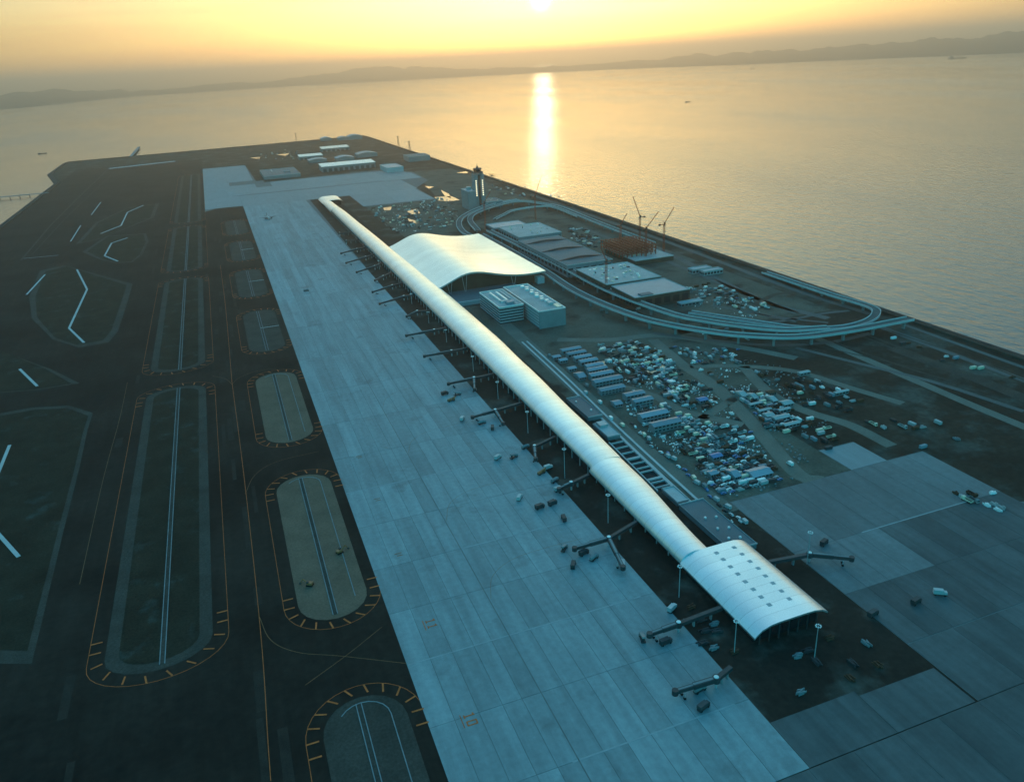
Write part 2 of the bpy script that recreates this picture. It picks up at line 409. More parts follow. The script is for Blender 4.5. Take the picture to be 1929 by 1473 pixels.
# aprons: a base sheet of joint filler with the paving lanes laid on it one by one
def apron(name, poly, z=0.10): return struct(MB().sheet(poly, z).build(name, 'joint'))
SLAB = {}
def slab(parent, x0, x1, y0, y1, m='concrete', z=0.22, gap=0.2):
    key = (round(x1 - x0, 1), round(y1 - y0, 1), m)
    if key not in SLAB:
        SLAB[key] = MB().box(0, 0, -0.2, x1 - x0 - gap, y1 - y0 - gap, 0.2).mesh('paving_slab', m)
    return piece('paving_slab', SLAB[key], parent, ((x0 + x1) / 2, (y0 + y1) / 2, z))
ap = apron('apron', [(46.6, 190), (192, 190), (192, 1150), (201, 1971), (297, 1971), (297, 1782), (464, 1774), (468.6, 1986), (531, 2102), (540, 2312), (455, 2435), (126, 2400), (126, 2448), (105.7, 2448), (100, 2930), (-39, 2930), (-39, 1955), (14, 2023), (46.6, 1983)])
EDGE = [46.6, 59, 71, 83, 93, 103, 115, 127, 139, 151, 163, 175, 191.8]
CROSS = [190, 232.5, 276, 321, 365, 410, 462, 513, 570, 640, 720, 820, 940, 1080, 1260, 1480, 1720, 1975]
for j in range(len(CROSS) - 1):
    for i in range(len(EDGE) - 1):
        slab(ap, EDGE[i], EDGE[i + 1], CROSS[j], CROSS[j + 1])
for j, (a, b, x0, x1) in enumerate([(1975.5, 2165, 46.6, 470), (2170, 2300, -38, 530), (2165, 2170, 46.6, 36)]):
    if x1 <= x0: continue
    k = max(2, int((x1 - x0) / 55)); w = (x1 - x0) / k
    for i in range(k): slab(ap, x0 + w * i, x0 + w * (i + 1), a, b, 'concrete_new')
slab(ap, -38, 46, 1990, 2169.5, 'concrete_new'); slab(ap, 297.5, 380, 1790, 1975, 'concrete_new'); slab(ap, 380, 463, 1790, 1975, 'concrete_new')
for i in range(4): slab(ap, 140 + i * 95, 235 + i * 95, 2300.5, 2398, 'concrete_new')
slab(ap, -38, 30, 2300.5, 2925, 'concrete_new'); slab(ap, 30, 98, 2470, 2925, 'concrete_new'); slab(ap, 30, 98, 2300.5, 2385, 'concrete_new')
sl = MB().prism([(30, 2166), (424, 2180), (424, 2186), (30, 2174)], 0.23, 0.27).build('apron_drain', 'joint'); struct(sl)

ap2 = apron('apron', [(287.5, 190), (700 - 20, 190), (640, 240), (560, 262), (457, 306), (458, 386), (424, 386), (424, 420), (391, 420), (391, 385.5), (287.5, 385.5)])
EX = [287.8, 303, 319, 336, 353, 372, 391, 408, 424, 441, 457.5]
for i in range(10):
    for a, b in ((232, 276), (276, 320), (320, 385)):
        if i in (8, 9) and a == 232: continue
        slab(ap2, EX[i], EX[i + 1], a, b, 'concrete_vignette' if (i > 3 and a < 320) or a < 270 else 'concrete_mid')
slab(ap2, 391.5, 424, 385.5, 419, 'concrete_new')
ap3 = apron('apron', [(46.6, -100), (640, -100), (640, 189.6), (46.6, 189.6)])
for i in range(14):
    for a, b in ((60, 105), (105, 148), (148, 189.5)):
        x0 = 46.8 + i * 24; slab(ap3, x0, x0 + 24, a, b, 'concrete' if x0 < 120 else 'concrete_vignette')  # corner vignette carried by the darker slabs on the right
slab(ap, 192, 240, 190, 217, 'concrete_vignette'); slab(ap, 240, 286, 190, 214, 'concrete_vignette')
for i in range(5): slab(ap2, 287.8 + i * 30, 317.8 + i * 30, 190, 231.5, 'concrete_vignette')
# pale cross drains and dark centre seam
for y, x0, x1 in ((321, 47, 183), (410, 104, 191), (513, 47, 172), (232.5, 100, 184), (320, 340, 430)):
    struct(MB().box((x0 + x1) / 2, y, 0.23, x1 - x0, 0.9, 0.04).build('apron_drain', 'drain'))
for y0, y1 in ((195, 560), (560, 760)):
    struct(MB().box(103, (y0 + y1) / 2, 0.23, 0.5, y1 - y0, 0.04).build('apron_seam', 'joint'))

# ---------------------------------------------------------------- infields between the taxiways, with drains and painted shoulders
BAR = {}
def shoulder_bars(parent, x0, x1, y0, y1, off, xmax=1e9, ends=(True, True), blen=6.0, bw=0.95):
    me = BAR.setdefault((blen, bw), MB().box(0, 0, 0, blen, bw, 0.05).mesh('shoulder_bar', 'orange_paint'))
    r = (x1 - x0) / 2; cx = (x0 + x1) / 2
    for end, sgn, yc in ((0, -1, y0 + r), (1, 1, y1 - r)):
        if not ends[end]: continue
        for k in range(-1, 11):
            a = math.pi * k / 9 if 0 <= k <= 9 else None
            if a is None:
                p = (cx + (r + off - blen / 2) * (1 if k < 0 else -1), yc - sgn * 9); rz = 0
            else:
                p = (cx + (r + off - blen / 2) * math.cos(a), yc + sgn * (r + off - blen / 2) * math.sin(a)); rz = sgn * a + (0.35 if 1 < k < 8 else 0.0)
            if p[0] < xmax: piece('shoulder_bar', me, parent, (p[0], p[1], 0.2), rz)
def infield(x0, x1, y0, y1, surf, chan=None, line=None, ends=(True, True), border=True, sq=0.0, line_mat='orange_paint'):
    o = struct(MB().sheet(stadium(x0, x1, y0, y1, sq=sq), 0.12).build('infield', 'gravel' if border else surf))
    if border:
        MB().sheet(stadium(x0, x1, y0, y1, off=-7.0, sq=sq), 0.18).build('infield_turf', surf, o)
    if chan is not None:
        for dx in (-1.3, 1.3):
            MB().box(chan + dx, (y0 + y1) / 2, 0.1, 0.5, (y1 - y0) - 8, 0.35).build('channel_kerb', 'dull_kerb', o)
        MB().box(chan, (y0 + y1) / 2, 0.1, 1.8, (y1 - y0) - 8, 0.15).build('channel_bed', 'gravel', o)
    if line:
        pts = [Vector((p[0], p[1], 0.2)) for p in stadium(x0, x1, y0, y1, n=16, off=line, sq=sq)]
        MB().ribbon(pts, 0.3, 0, closed=True).build('edge_line', line_mat, o)
        shoulder_bars(o, x0, x1, y0, y1, line, ends=ends)
    return o
for i, (y0, y1) in enumerate([(125, 309), (374, 556), (620, 796), (870, 1045), (1119, 1295), (1368, 1544), (1617, 1793)]):
    o = infield(-0.6, 39.3, y0, y1, 'infield_soil' if i in (1, 2) else 'gravel', chan=18.5, line=8.0, border=False)
    if i in (0, 1, 2):
        pts = [Vector((p[0], p[1], 0.3)) for p in stadium(7, 32, y0 + 4, y1 - 4)][21:] + [Vector((p[0], p[1], 0.3)) for p in stadium(7, 32, y0 + 4, y1 - 4)][:9]
        MB().ribbon(pts, 0.5, 0.2).build('kerb', 'dull_kerb', o)
    if i in (3, 4, 5):
        MB().box(28, (y0 + y1) / 2 + 6, 0.1, 22, 1.0, 0.3).build('cross_channel', 'concrete_light', o)
for i, (y0, y1) in enumerate([(371, 803), (853, 1292), (1346, 1781), (1828, 2780)]):
    infield(-103, -47.7, y0, y1, 'grass', chan=-73.5, line=8.5, border=True, sq=0.3)
def poly_infield(pts, chan):
    o = struct(MB().sheet([(p.x, p.y) for p in pxs(pts)], 0.12).build('infield', 'gravel'))
    q = pxs(pts); c = sum(q, Vector()) / len(q)
    MB().sheet([(c.x + (p.x - c.x) * 0.88, c.y + (p.y - c.y) * 0.95) for p in q], 0.18).build('infield_turf', 'grass', o)
    for seg in chan:
        MB().ribbon(pxs(seg, 0.5), 2.6, 0.4).build('channel_kerb', 'concrete_light', o)
poly_infield([(75, 510), (120, 500), (140, 505), (250, 535), (240, 570), (222, 625), (205, 645), (150, 655), (100, 640), (60, 600), (55, 560)], [[(145, 508), (164, 545), (130, 618), (158, 645)]])
poly_infield([(155, 475), (200, 445), (275, 440), (280, 455), (268, 480), (250, 494), (220, 496), (190, 490)], [[(240, 448), (210, 458), (197, 482), (222, 492)]])
poly_infield([(143, 460), (180, 420), (240, 392), (300, 383), (290, 410), (240, 430), (190, 450)], [[(190, 440), (228, 425), (240, 400), (270, 387)]])
poly_infield([(-120, 800), (60, 768), (130, 764), (175, 778), (165, 810), (150, 880), (120, 1000), (60, 1250), (-120, 1250)], [[(-30, 975), (35, 1048)], [(18, 838), (-30, 955)]])
poly_infield([(150, 722), (95, 695), (-60, 640), (-60, 745), (70, 735)], [[(37, 695), (70, 727)]])
for pts, w, m in [([(437, 720), (425, 580), (415, 500)], 0.35, 'orange_paint'), ([(437, 720), (460, 900), (490, 1180), (505, 1400), (510, 1470)], 0.35, 'orange_paint'),
                  ([(240, 720), (225, 790), (195, 900), (150, 1100)], 0.3, 'worn_paint'), ([(437, 724), (450, 712), (480, 700), (520, 694)], 0.3, 'worn_paint'),
                  ([(437, 724), (425, 714), (400, 708)], 0.3, 'worn_paint'), ([(462, 930), (480, 895), (520, 870), (600, 850)], 0.3, 'worn_paint'),
                  ([(488, 1160), (510, 1205), (560, 1228), (640, 1235), (765, 1249)], 0.3, 'worn_paint'), ([(575, 1290), (655, 1232), (720, 1180)], 0.3, 'worn_paint')]:
    struct(MB().ribbon(smooth_path(pxs(pts, 0.14), 6), w).build('centreline_marking', m))
for pts, w, m in [([(40, 490), (95, 425), (150, 370), (205, 318)], 3.5, 'gravel'), ([(205, 318), (330, 304)], 26, 'concrete_light'), ([(50, 555), (85, 517)], 2.6, 'concrete_light'), ([(45, 487), (110, 481)], 1.8, 'concrete_light'),
                  ([(60, 480), (125, 410), (215, 325)], 1.6, 'gravel'), ([(133, 455), (152, 425)], 2.2, 'concrete_light'), ([(172, 405), (190, 381)], 2.2, 'concrete_light')]:
    struct(MB().ribbon(pxs(pts, 0.2), w).build('runway_strip', m))

# worn repair strips in the asphalt and lead-in lines on the stands
rp_ = random.Random(23)
for k in range(46):
    x, y = rp_.choice((-22, -22, -124, -35, -112, -8)) + rp_.uniform(-7, 7), rp_.uniform(230, 1900)
    struct(MB().box(x, y, 0.07, rp_.uniform(2.5, 6), rp_.uniform(12, 60), 0.02).build('asphalt_patch', 'asphalt_worn'))
for y in (388, 480, 590, 690):
    pts = [Vector((104, y - 34, 0.25)), Vector((112, y - 14, 0.25)), Vector((128, y - 3, 0.25)), Vector((150, y, 0.25)), Vector((178, y, 0.25))]
    struct(MB().ribbon(smooth_path(pts, 6), 0.2).build('lead_in_line', 'worn_paint'))
# ---------------------------------------------------------------- roads on the land side
ROADS = []
def road(pts, w, m='dirt_road', z=0.12, sm=True):
    p = pxs(pts, z); ROADS.append(([(q.x, q.y) for q in smooth_path(p, 6)], w / 2 + 1.5)); struct(MB().ribbon(smooth_path(p, 6) if sm else p, w).build('road', m))
for pts, w in [([(940, 600), (985, 640), (1090, 735), (1230, 860), (1375, 965)], 15), ([(1290, 690), (1350, 730), (1420, 800), (1500, 890), (1550, 905)], 13),
               ([(1050, 640), (1150, 640), (1250, 632), (1400, 655), (1500, 675)], 12), ([(1230, 640), (1290, 690)], 12), ([(1140, 720), (1230, 745), (1290, 775), (1400, 800)], 10),
               ([(1400, 690), (1450, 740), (1520, 775), (1600, 800), (1680, 840)], 11), ([(1300, 690), (1400, 690), (1500, 700), (1600, 730), (1700, 760)], 9), ([(1320, 790), (1400, 740)], 9)]:
    road(pts, w)
for pts, w in [([(1000, 367), (1080, 395), (1254, 455), (1480, 540), (1640, 592)], 9), ([(1080, 404), (1254, 475), (1420, 560), (1560, 600)], 11), ([(1100, 430), (1300, 510), (1420, 560), (1500, 590)], 9)]:
    road(pts, w, 'road_surface', 0.14)
for pts, w in [([(1230, 628), (1330, 640), (1450, 650), (1560, 645), (1640, 628)], 7), ([(1290, 598), (1380, 606), (1470, 605), (1540, 592), (1600, 585)], 6), ([(1400, 585), (1470, 598), (1560, 608)], 5), ([(1340, 575), (1420, 590), (1500, 606)], 5), ([(1500, 655), (1640, 690), (1760, 720), (1929, 775)], 6)]:
    road(pts, w, 'road_surface', 0.15)
road([(1420, 575), (1460, 555), (1500, 552)], 8, 'gravel', 0.16)
road([(1680, 655), (1760, 685), (1830, 710), (1929, 750), (2000, 780)], 15, 'gravel', 0.14)
road([(1560, 640), (1700, 690), (1800, 720)], 3.0, 'gravel', 0.16); road([(1450, 632), (1600, 665), (1740, 697)], 2.2, 'gravel', 0.16)
road([(1680, 625), (1800, 665), (1929, 715)], 2.4, 'gravel', 0.16)
for x0, w_, m_ in ((668, 6, 'road_surface'), (642, 9, 'road_surface'), (612, 4, 'gravel'), (604, 4, 'gravel'), (560, 10, 'dirt_road')):
    struct(MB().ribbon([Vector((x0, 630, 0.13)), Vector((x0 - 3, 430, 0.13)), Vector((x0, 200, 0.13))], w_).build('road', m_))
for dx in (0, 5.5):
    p = [Vector((x + dx, y, 0.7)) for x, y in ((281, 760), (276, 640), (271, 560), (267, 479), (264, 397), (263, 372))]
    w = MB().ribbon(smooth_path(p, 6), 2.0, 0.6).build('kerb_wall', 'concrete_light')
    tag(w, ('outer' if dx else 'inner') + ' of the two pale low walls running beside the terminal wing', 'wall', 'low walls beside the wing')

# ---------------------------------------------------------------- passenger terminal: wing
WING_Y0, WING_Y1, PAV_Y0, PAV_Y1 = 259.6, 1916.0, 331.0, 1846.0
XR = [(259, 234), (331, 234.3), (434, 240.5), (527, 243), (655, 247), (756, 249.5), (900, 249.5), (1088, 247), (1289, 243), (1592, 239.3), (1846, 235), (1916, 235)]
SHAPE = [(0, 0), (0.06, 0.34), (0.12, 0.57), (0.20, 0.78), (0.3, 0.92), (0.45, 1.0), (0.62, 1.0), (0.78, 0.93), (0.9, 0.82), (1.0, 0.68)]
PAVSEC = [(0.0, 7.0), (1.5, 8.6), (4.4, 10.8), (9.6, 12.5), (15, 12.9), (20.5, 12.9), (30, 13.0), (37, 12.8), (42, 11.6), (45.6, 9.3)]
def wing_sec(y):
    low = y < 455 or y > 1721
    zl = 7.3 if low else 8.9; xl = 215.2 if low else 217.2
    xr = lerp_table(XR, y); k = max(0.0, 1 - ((y - 1088) / 830) ** 2); zc = 11.9 + 6.0 * k
    return [(xl + (xr - xl) * u, zl + (zc - zl) * s) for u, s in SHAPE]
def shell(name, secs, m, parent, th=1.0, smooth=True):
    """secs: list of (y, [(x, z)...]); a solid curved sheet"""
    mb = MB(); n = len(secs[0][1]); vs = []
    for y, s in secs:
        vs += [(x, y, z) for x, z in s] + [(x, y, z - th) for x, z in s]
    fs = []
    for i in range(len(secs) - 1):
        a, b = i * 2 * n, (i + 1) * 2 * n
        for j in range(n - 1):
            fs += [(a + j, a + j + 1, b + j + 1, b + j), (a + n + j, b + n + j, b + n + j + 1, a + n + j + 1)]
        fs += [(a, b, b + n, a + n), (a + n - 1, a + 2 * n - 1, b + 2 * n - 1, b + n - 1)]
    for a in (0, (len(secs) - 1) * 2 * n):
        for j in range(n - 1): fs.append((a + j, a + n + j, a + n + j + 1, a + j + 1))
    o = mb.add(vs, fs).build(name, m, parent, smooth)
    if smooth: o.data.set_sharp_from_angle(angle=R(40))
    return o
term = thing('passenger_terminal', 'long silver passenger terminal with wave roofed hall and thin curved wing', 'terminal', (0, 0, 0))
def ysteps(a, b, k): return [a + (b - a) * i / k for i in range(k + 1)]
shell('wing_roof', [(y, wing_sec(y)) for y in ysteps(PAV_Y0, 454.9, 8)], 'steel_roof', term)
shell('wing_roof', [(y, wing_sec(y)) for y in ysteps(455.1, 1720.9, 60)], 'steel_roof', term)
shell('wing_roof', [(y, wing_sec(y)) for y in ysteps(1721.1, PAV_Y1, 8)], 'steel_roof', term)
pv = shell('pavilion_roof', [(y, [(214.8 + x, z) for x, z in PAVSEC]) for y in ysteps(WING_Y0, PAV_Y0, 6)], 'steel_roof', term)
shell('pavilion_roof', [(y, [(214.8 + x, z) for x, z in PAVSEC]) for y in ysteps(PAV_Y1, WING_Y1, 6)], 'steel_roof', term)
sky_me = MB().box(0, 0, -0.3, 2.4, 2.4, 0.42).mesh('skylight', 'skylight')
for row in ([(745, 355), (800, 408), (860, 468), (920, 528), (982, 592), (1048, 655), (1112, 718), (1180, 782)],
            [(890, 310), (955, 365), (1020, 425), (1088, 482), (1148, 545), (1210, 605), (1280, 670), (1345, 735)]):
    for x, y in row:
        p = g(1180 + x / 4.384, 960 + y / 4.384, 13.0); piece('skylight', sky_me, pv, (p.x, p.y, 12.9))
# walls, glazing and mullions under the wing roof
MB().box(218.8, (PAV_Y0 + PAV_Y1) / 2, 0, 1.0, PAV_Y1 - PAV_Y0, 7.2).build('airside_wall', 'dark_glass', term)
MB().box(233, (PAV_Y0 + PAV_Y1) / 2, 0, 1.0, PAV_Y1 - PAV_Y0, 9.0).build('landside_wall', 'grey_wall', term)
mul_me = MB().box(0, 0, 0, 0.5, 0.6, 7.6).mesh('mullion', 'steel_trim')
for i in range(106):
    piece('mullion', mul_me, term, (218.1, 335 + i * 14.2, 0))
for a, b in ((WING_Y0 + 5, PAV_Y0 - 3), (PAV_Y1 + 3, WING_Y1 - 5)):
    MB().box(237.5, (a + b) / 2, 0, 40, b - a, 8.2).build('pavilion_wall', 'dark_glass', term)
    MB().box(237.5, (a + b) / 2, 8.3, 36, b - a - 4, 2.2).build('clerestory', 'dark_metal', term)
for i in range(7):
    MB().box(219.5 + i * 6, WING_Y0 + 2.2, 0, 0.6, 0.6, 8.0 if i in (0, 6) else 10.6).build('end_column', 'dark_metal', term)
# main hall
MAIN = [(243.5, 15.2), (250, 17.3), (257.6, 20.4), (264.5, 23.2), (271.6, 26.2), (278, 28.6), (285, 30.2), (292, 30.9), (299.5, 30.7), (309, 29.2), (318.6, 26.9), (329, 24.2), (339.4, 21.9), (350, 20.0), (360.6, 18.7), (370, 18.1), (380.7, 18.0), (389, 18.2), (397.6, 18.6)]
HY0, HY1 = 969.0, 1262.0
shell('hall_roof', [(y, MAIN) for y in ysteps(HY0, HY1, 18)], 'steel_roof', term, th=1.6)
for y, nm in ((HY0 + 16, 'end_glazing'), (HY1 - 16, 'end_glazing')):
    mb = MB(); n = len(MAIN); sec = [(x, z - 1.7) for x, z in MAIN]
    vs = [(x, y, 0.5) for x, z in sec] + [(x, y, z) for x, z in sec]
    mb.add(vs, [(i, i + 1, n + i + 1, n + i) for i in range(n - 1)]); mb.build(nm, 'brown_wall', term)
tr_me = None
for y in ysteps(HY0 + 2.5, HY1 - 2.5, 20):
    mb = MB(); mb.ribbon([Vector((x, y, z - 1.7)) for x, z in MAIN], 0.9, 1.3); mb.build('roof_truss', 'steel_trim', term)
for y in ysteps(HY0 + 4, HY1 - 4, 10):
    for x, zz in ((262, 19.5), (283, 27), (352, 17.2)):
        mb = MB(); mb.tube((x, y, 0.3), (x - 3.5, y, zz), 0.35); mb.tube((x, y, 0.3), (x + 3.5, y, zz + (2 if x < 300 else -0.4)), 0.35); mb.build('prop', 'steel_trim', term)
MB().box(256, (HY0 + HY1) / 2, 0.2, 34, HY1 - HY0 - 34, 12).build('hall_floors', 'grey_wall', term)
MB().box(332, (HY0 + HY1) / 2, 0.2, 100, HY1 - HY0 - 33.5, 15).build('hall_floors', 'brown_wall', term)
MB().box(392, (HY0 + HY1) / 2, 0.2, 10, HY1 - HY0 - 8, 9.0).build('kerbside_deck', 'concrete_light', term)
MB().box(300, HY0 - 14, 0.2, 112, 54, 4.6).build('podium', 'grey_roof', term)
MB().box(300, HY0 - 42.5, 0.2, 112, 2.2, 5.4).build('podium_parapet', 'light_wall', term)

# ---------------------------------------------------------------- works on the land side of the wing
t = thing('utility_trench', 'open concrete trench with cross beams between the wing and pale walls', 'trench', (0, 0, 0))
mb = MB(); mb.sheet([(251, 418), (263.5, 418), (266.5, 500), (254.5, 500)], 0.1); mb.build('pit_floor', 'rock', t)
MB().bar((250.6, 418, 1.6), (254.4, 500, 1.6), 0.9, 1.5).build('rim_beam', 'concrete_light', t)
MB().bar((262.6, 418, 1.6), (266.4, 500, 1.6), 0.9, 1.5).build('rim_beam', 'concrete_light', t)
for i, y in enumerate((422, 429, 434, 446, 452, 460, 468, 478, 488, 497)):
    x = 250.6 + (y - 418) * 3.8 / 82
    MB().box(x + 6.1, y, 0.4, 11, 2.2 if i in (2, 6) else 0.8, 1.3).build('cross_beam', 'concrete_light', t)
def flat_building(name, label, x0, x1, y0, y1, h, roof_m, wall_m, units, cat='building', group=None):
    t = thing(name, label, cat, ((x0 + x1) / 2, (y0 + y1) / 2, 0), 0, group); lx, ly = x1 - x0, y1 - y0
    MB().box(0, 0, 0, lx, ly, h - 0.5).build('wall', wall_m, t)
    MB().box(0, 0, h - 0.5, lx + 0.3, ly + 0.3, 0.5).build('roof', roof_m, t)
    for sx, sy, a, b in ((0, 1, lx + 0.8, 0.5), (0, -1, lx + 0.8, 0.5), (1, 0, 0.5, ly + 0.8), (-1, 0, 0.5, ly + 0.8)):
        MB().box(sx * lx / 2, sy * ly / 2, h - 0.3, a - (0.6 if sx else 0), b - (0.6 if sy == 0 else 0), 1.0).build('parapet', 'light_wall', t)
    for ux, uy, ul, uw, uh, um in units:
        MB().box(ux, uy, h, ul, uw, uh).build('roof_unit', um, t)
    return t
flat_building('service_building', 'low flat grey block with six pale roof vents beside the near wing', 252, 270.5, 333, 392, 3.6, 'grey_roof', 'grey_wall',
              [(-3, -18, 1.3, 1.3, 1.2, 'white_paint'), (4, -20, 1.3, 1.3, 1.2, 'white_paint'), (-3, -6, 1.3, 1.3, 1.2, 'white_paint'), (4, -8, 1.3, 1.3, 1.2, 'white_paint'), (-3, 8, 1.3, 1.3, 1.2, 'white_paint'), (4, 6, 1.3, 1.3, 1.2, 'white_paint')])
flat_building('service_building', 'small pale flat roofed annex behind the wing, nearest the vented block', 253, 262, 396, 416, 3.0, 'concrete_light', 'grey_wall', [])
flat_building('service_building', 'pale stepped annex against the wing at the far end of the trench', 256, 267, 505, 532, 3.2, 'concrete_light', 'grey_wall', [(0, 8, 7, 8, 2.4, 'light_wall')])
flat_building('service_building', 'dark roofed low annex behind the wing beyond the stepped one', 258, 271, 545, 590, 3.4, 'grey_roof', 'grey_wall', [(2, -10, 1.4, 1.4, 1, 'white_paint'), (-2, 12, 1.4, 1.4, 1, 'white_paint')])

# ---------------------------------------------------------------- boarding bridges
def bridge(label, tip, root, fixed_to=None, second=None, zt=3.8):
    """tip and root are ground points of the movable tunnel; fixed_to the wing end of the fixed corridor"""
    t = thing('boarding_bridge', label, 'boarding bridge', (root.x, root.y, 0), 0, 'boarding bridges on the aprons')
    def tun(a, b):
        d = (b - a); L = d.length; u = d.normalized(); A = Vector((0, 0, zt + 2.6)) + (a - root); B = A + d
        MB().bar(A, A + u * (L * 0.55), 2.5, 2.4).build('tunnel', 'dark_metal', t); MB().bar(A + Vector((0, 0, 0.15)), A + u * (L * 0.56) + Vector((0, 0, 0.15)), 1.3, 0.15).build('tunnel_roof', 'grey_wall', t)
        MB().bar(A + u * (L * 0.5) + Vector((0, 0, -0.35)), B + Vector((0, 0, -0.35)), 2.0, 1.9).build('tunnel', 'dark_metal', t); MB().bar(A + u * (L * 0.56) + Vector((0, 0, -0.2)), B + Vector((0, 0, -0.2)), 1.0, 0.15).build('tunnel_roof', 'grey_wall', t)
        e = B - u * 0.5
        MB().tube((e.x, e.y, zt - 0.3), (e.x, e.y, zt + 2.5), 1.6, 1.6, 10).build('cab', 'dark_metal', t)
        w = A + u * (L * 0.78)
        lg = MB(); s = Vector((-u.y, u.x, 0)) * 1.5
        for q in (w + s, w - s): lg.tube((q.x, q.y, 0.8), (q.x, q.y, zt), 0.28)
        lg.build('lift_column', 'steel_trim', t)
        wh = MB()
        for q in (w + s, w - s): wh.tube((q.x - u.y * 0.5, q.y + u.x * 0.5, 0.75), (q.x + u.y * 0.5, q.y - u.x * 0.5, 0.75), 0.65, 0.65, 10)
        wh.build('wheels', 'rubber', t)
    MB().tube((0, 0, zt - 0.3), (0, 0, zt + 2.9), 1.9, 1.9, 12).build('rotunda', 'dark_metal', t); MB().tube((0, 0, zt + 2.9), (0, 0, zt + 3.2), 1.3, 1.0, 12).build('rotunda_cap', 'white_paint', t)
    MB().tube((0, 0, 0), (0, 0, zt - 0.5), 0.7, 0.7, 8).build('rotunda_column', 'steel_trim', t)
    if tip is not None: tun(root, tip)
    if second is not None: tun(root, second)
    if fixed_to is not None:
        d = fixed_to - root
        MB().bar(Vector((0, 0, zt + 2.3)), Vector((d.x, d.y, zt + 2.3)), 2.4, 2.1).build('fixed_corridor', 'dark_metal', t)
        for k in (0.35, 0.75): MB().box(d.x * k, d.y * k, 0, 0.8, 1.6, zt - 0.2).build('corridor_pier', 'grey_wall', t)
    return t
G5 = lambda p: (lambda q: Vector((q.x, q.y, 0)))(g(p[0], p[1], 4.5))
BR = [((1270, 1305), (1349, 1281), (193, 249), None, 'long dark boarding bridge off the corner below the wing end'),
      ((1222, 1197), (1278, 1177), (215, 289), None, 'dark boarding bridge beside the widened near end of the wing'),
      ((1081, 1035), (1147, 1016), (216, 384), (1174, 1071), 'boarding bridge with two tunnels spread open on the near apron'),
      ((1052, 923), (1076, 912), (214, 453), None, 'short boarding bridge by the notch in the wing eave'),
      ((1009, 866), (1007, 843), (217, 521), None, 'boarding bridge with its tunnel folded towards the camera'),
      ((889, 787), (933, 775), (217, 596), (948, 799), 'twin tunnel boarding bridge with one pale tunnel on the apron edge'),
      ((844, 724), (893, 714), (217, 673), (894, 735), 'twin tunnel boarding bridge beyond the red truck'),
      ((798.7, 672), (850.5, 663), (217, 757), None, 'boarding bridge straight out from the wing, third beyond the red truck'),
      ((765, 633), (818, 623.6), (217, 836), None, 'boarding bridge straight out from the wing, fourth beyond the red truck'),
      ((766, 597), (786, 588), (217, 912), None, 'short boarding bridge in line with the two office blocks'),
      ((715, 573), (760.8, 560), (217, 993), None, 'boarding bridge opposite the near end of the wave roofed hall'),
      ((701.6, 551), (739, 539.5), (217, 1062), None, 'boarding bridge opposite the middle of the wave roofed hall'),
      ((706, 529), (722, 522), (217, 1130), None, 'short boarding bridge opposite the far half of the hall'),
      ((671.6, 513.6), (706, 503), (217, 1200), None, 'third boarding bridge from the far end of the wing'),
      ((652, 496), (689, 485.6), (217, 1265), None, 'second boarding bridge from the far end of the wing'),
      ((642.5, 478), (672.6, 470.5), (217, 1330), None, 'farthest boarding bridge with a tunnel out over the apron'),
      (None, (652.6, 455), (217, 1400), None, 'bare bridge rotunda without tunnel, nearer of two at far wing'),
      (None, (640, 440), (217, 1478), None, 'bare bridge rotunda without tunnel, farther of two at far wing')]
for tip, root, fx, sec, lab in BR:
    bridge(lab, G5(tip) if tip else None, G5(root), Vector((fx[0], fx[1], 0)), G5(sec) if sec else None)
bridge('boarding bridge on the land side of the widened wing end', G5((1606, 1053.5)), G5((1525, 1046)), Vector((260, 313, 0)))

# ---------------------------------------------------------------- apron floodlight masts
def mast_proto():
    t = thing('floodlight_mast', 'x', 'light mast', (0, 0, 0), 0, 'floodlight masts along the terminal wing')
    MB().tube((0, 0, 0), (0, 0, 1), 0.0075 * 40, 0.16, 8).build('pole', 'steel_trim', t)
    mb = MB()
    for i in range(10):
        a, b = 2 * math.pi * i / 10, 2 * math.pi * (i + 1) / 10
        mb.bar((1.1 * math.cos(a), 1.1 * math.sin(a), 0), (1.1 * math.cos(b), 1.1 * math.sin(b), 0), 0.25, 0.25)
    hd = mb.build('headframe', 'steel_trim', t)
    lm = MB().box(0, 0, -0.4, 0.6, 0.5, 0.45).mesh('lamp', 'white_paint')
    for i in range(8):
        a = 2 * math.pi * i / 8; piece('lamp', lm, hd, (1.25 * math.cos(a), 1.25 * math.sin(a), 0.1), a)
    return t
MP = mast_proto()
MASTS = [((1278, 1067.7), (1279, 1125), 'seen against the dark ground before the widened wing end'), ((1382, 1171.5), (1383, 1230), 'closest to the near tip of the wing'),
         ((1145.5, 932), (1145.5, 985), 'between the notch in the eave and the two tunnel bridge'), ((1064, 845.4), (1064, 901), 'just beyond the notch in the wing eave'),
         ((994.7, 775), (994.7, 816), 'second beyond the eave notch'), ((938.6, 719), (938.6, 752), 'third beyond the eave notch'), ((892, 671), (892, 700), 'fourth beyond the eave notch'),
         ((841.5, 621), (841.5, 645), 'before the wing opposite the office blocks'), ((808, 587.7), (808, 609), 'before the wing just past the office blocks'),
         ((776, 555), (776, 573), 'opposite the near corner of the wave roofed hall'), ((715, 494), (715, 508), 'opposite the far corner of the wave roofed hall'),
         ((1517.6, 1005.6), (1520, 1062), 'on the land side beside the widened wing end'), ((1532, 1182), (1534, 1240), 'standing in the dark yard beyond the wing tip')]
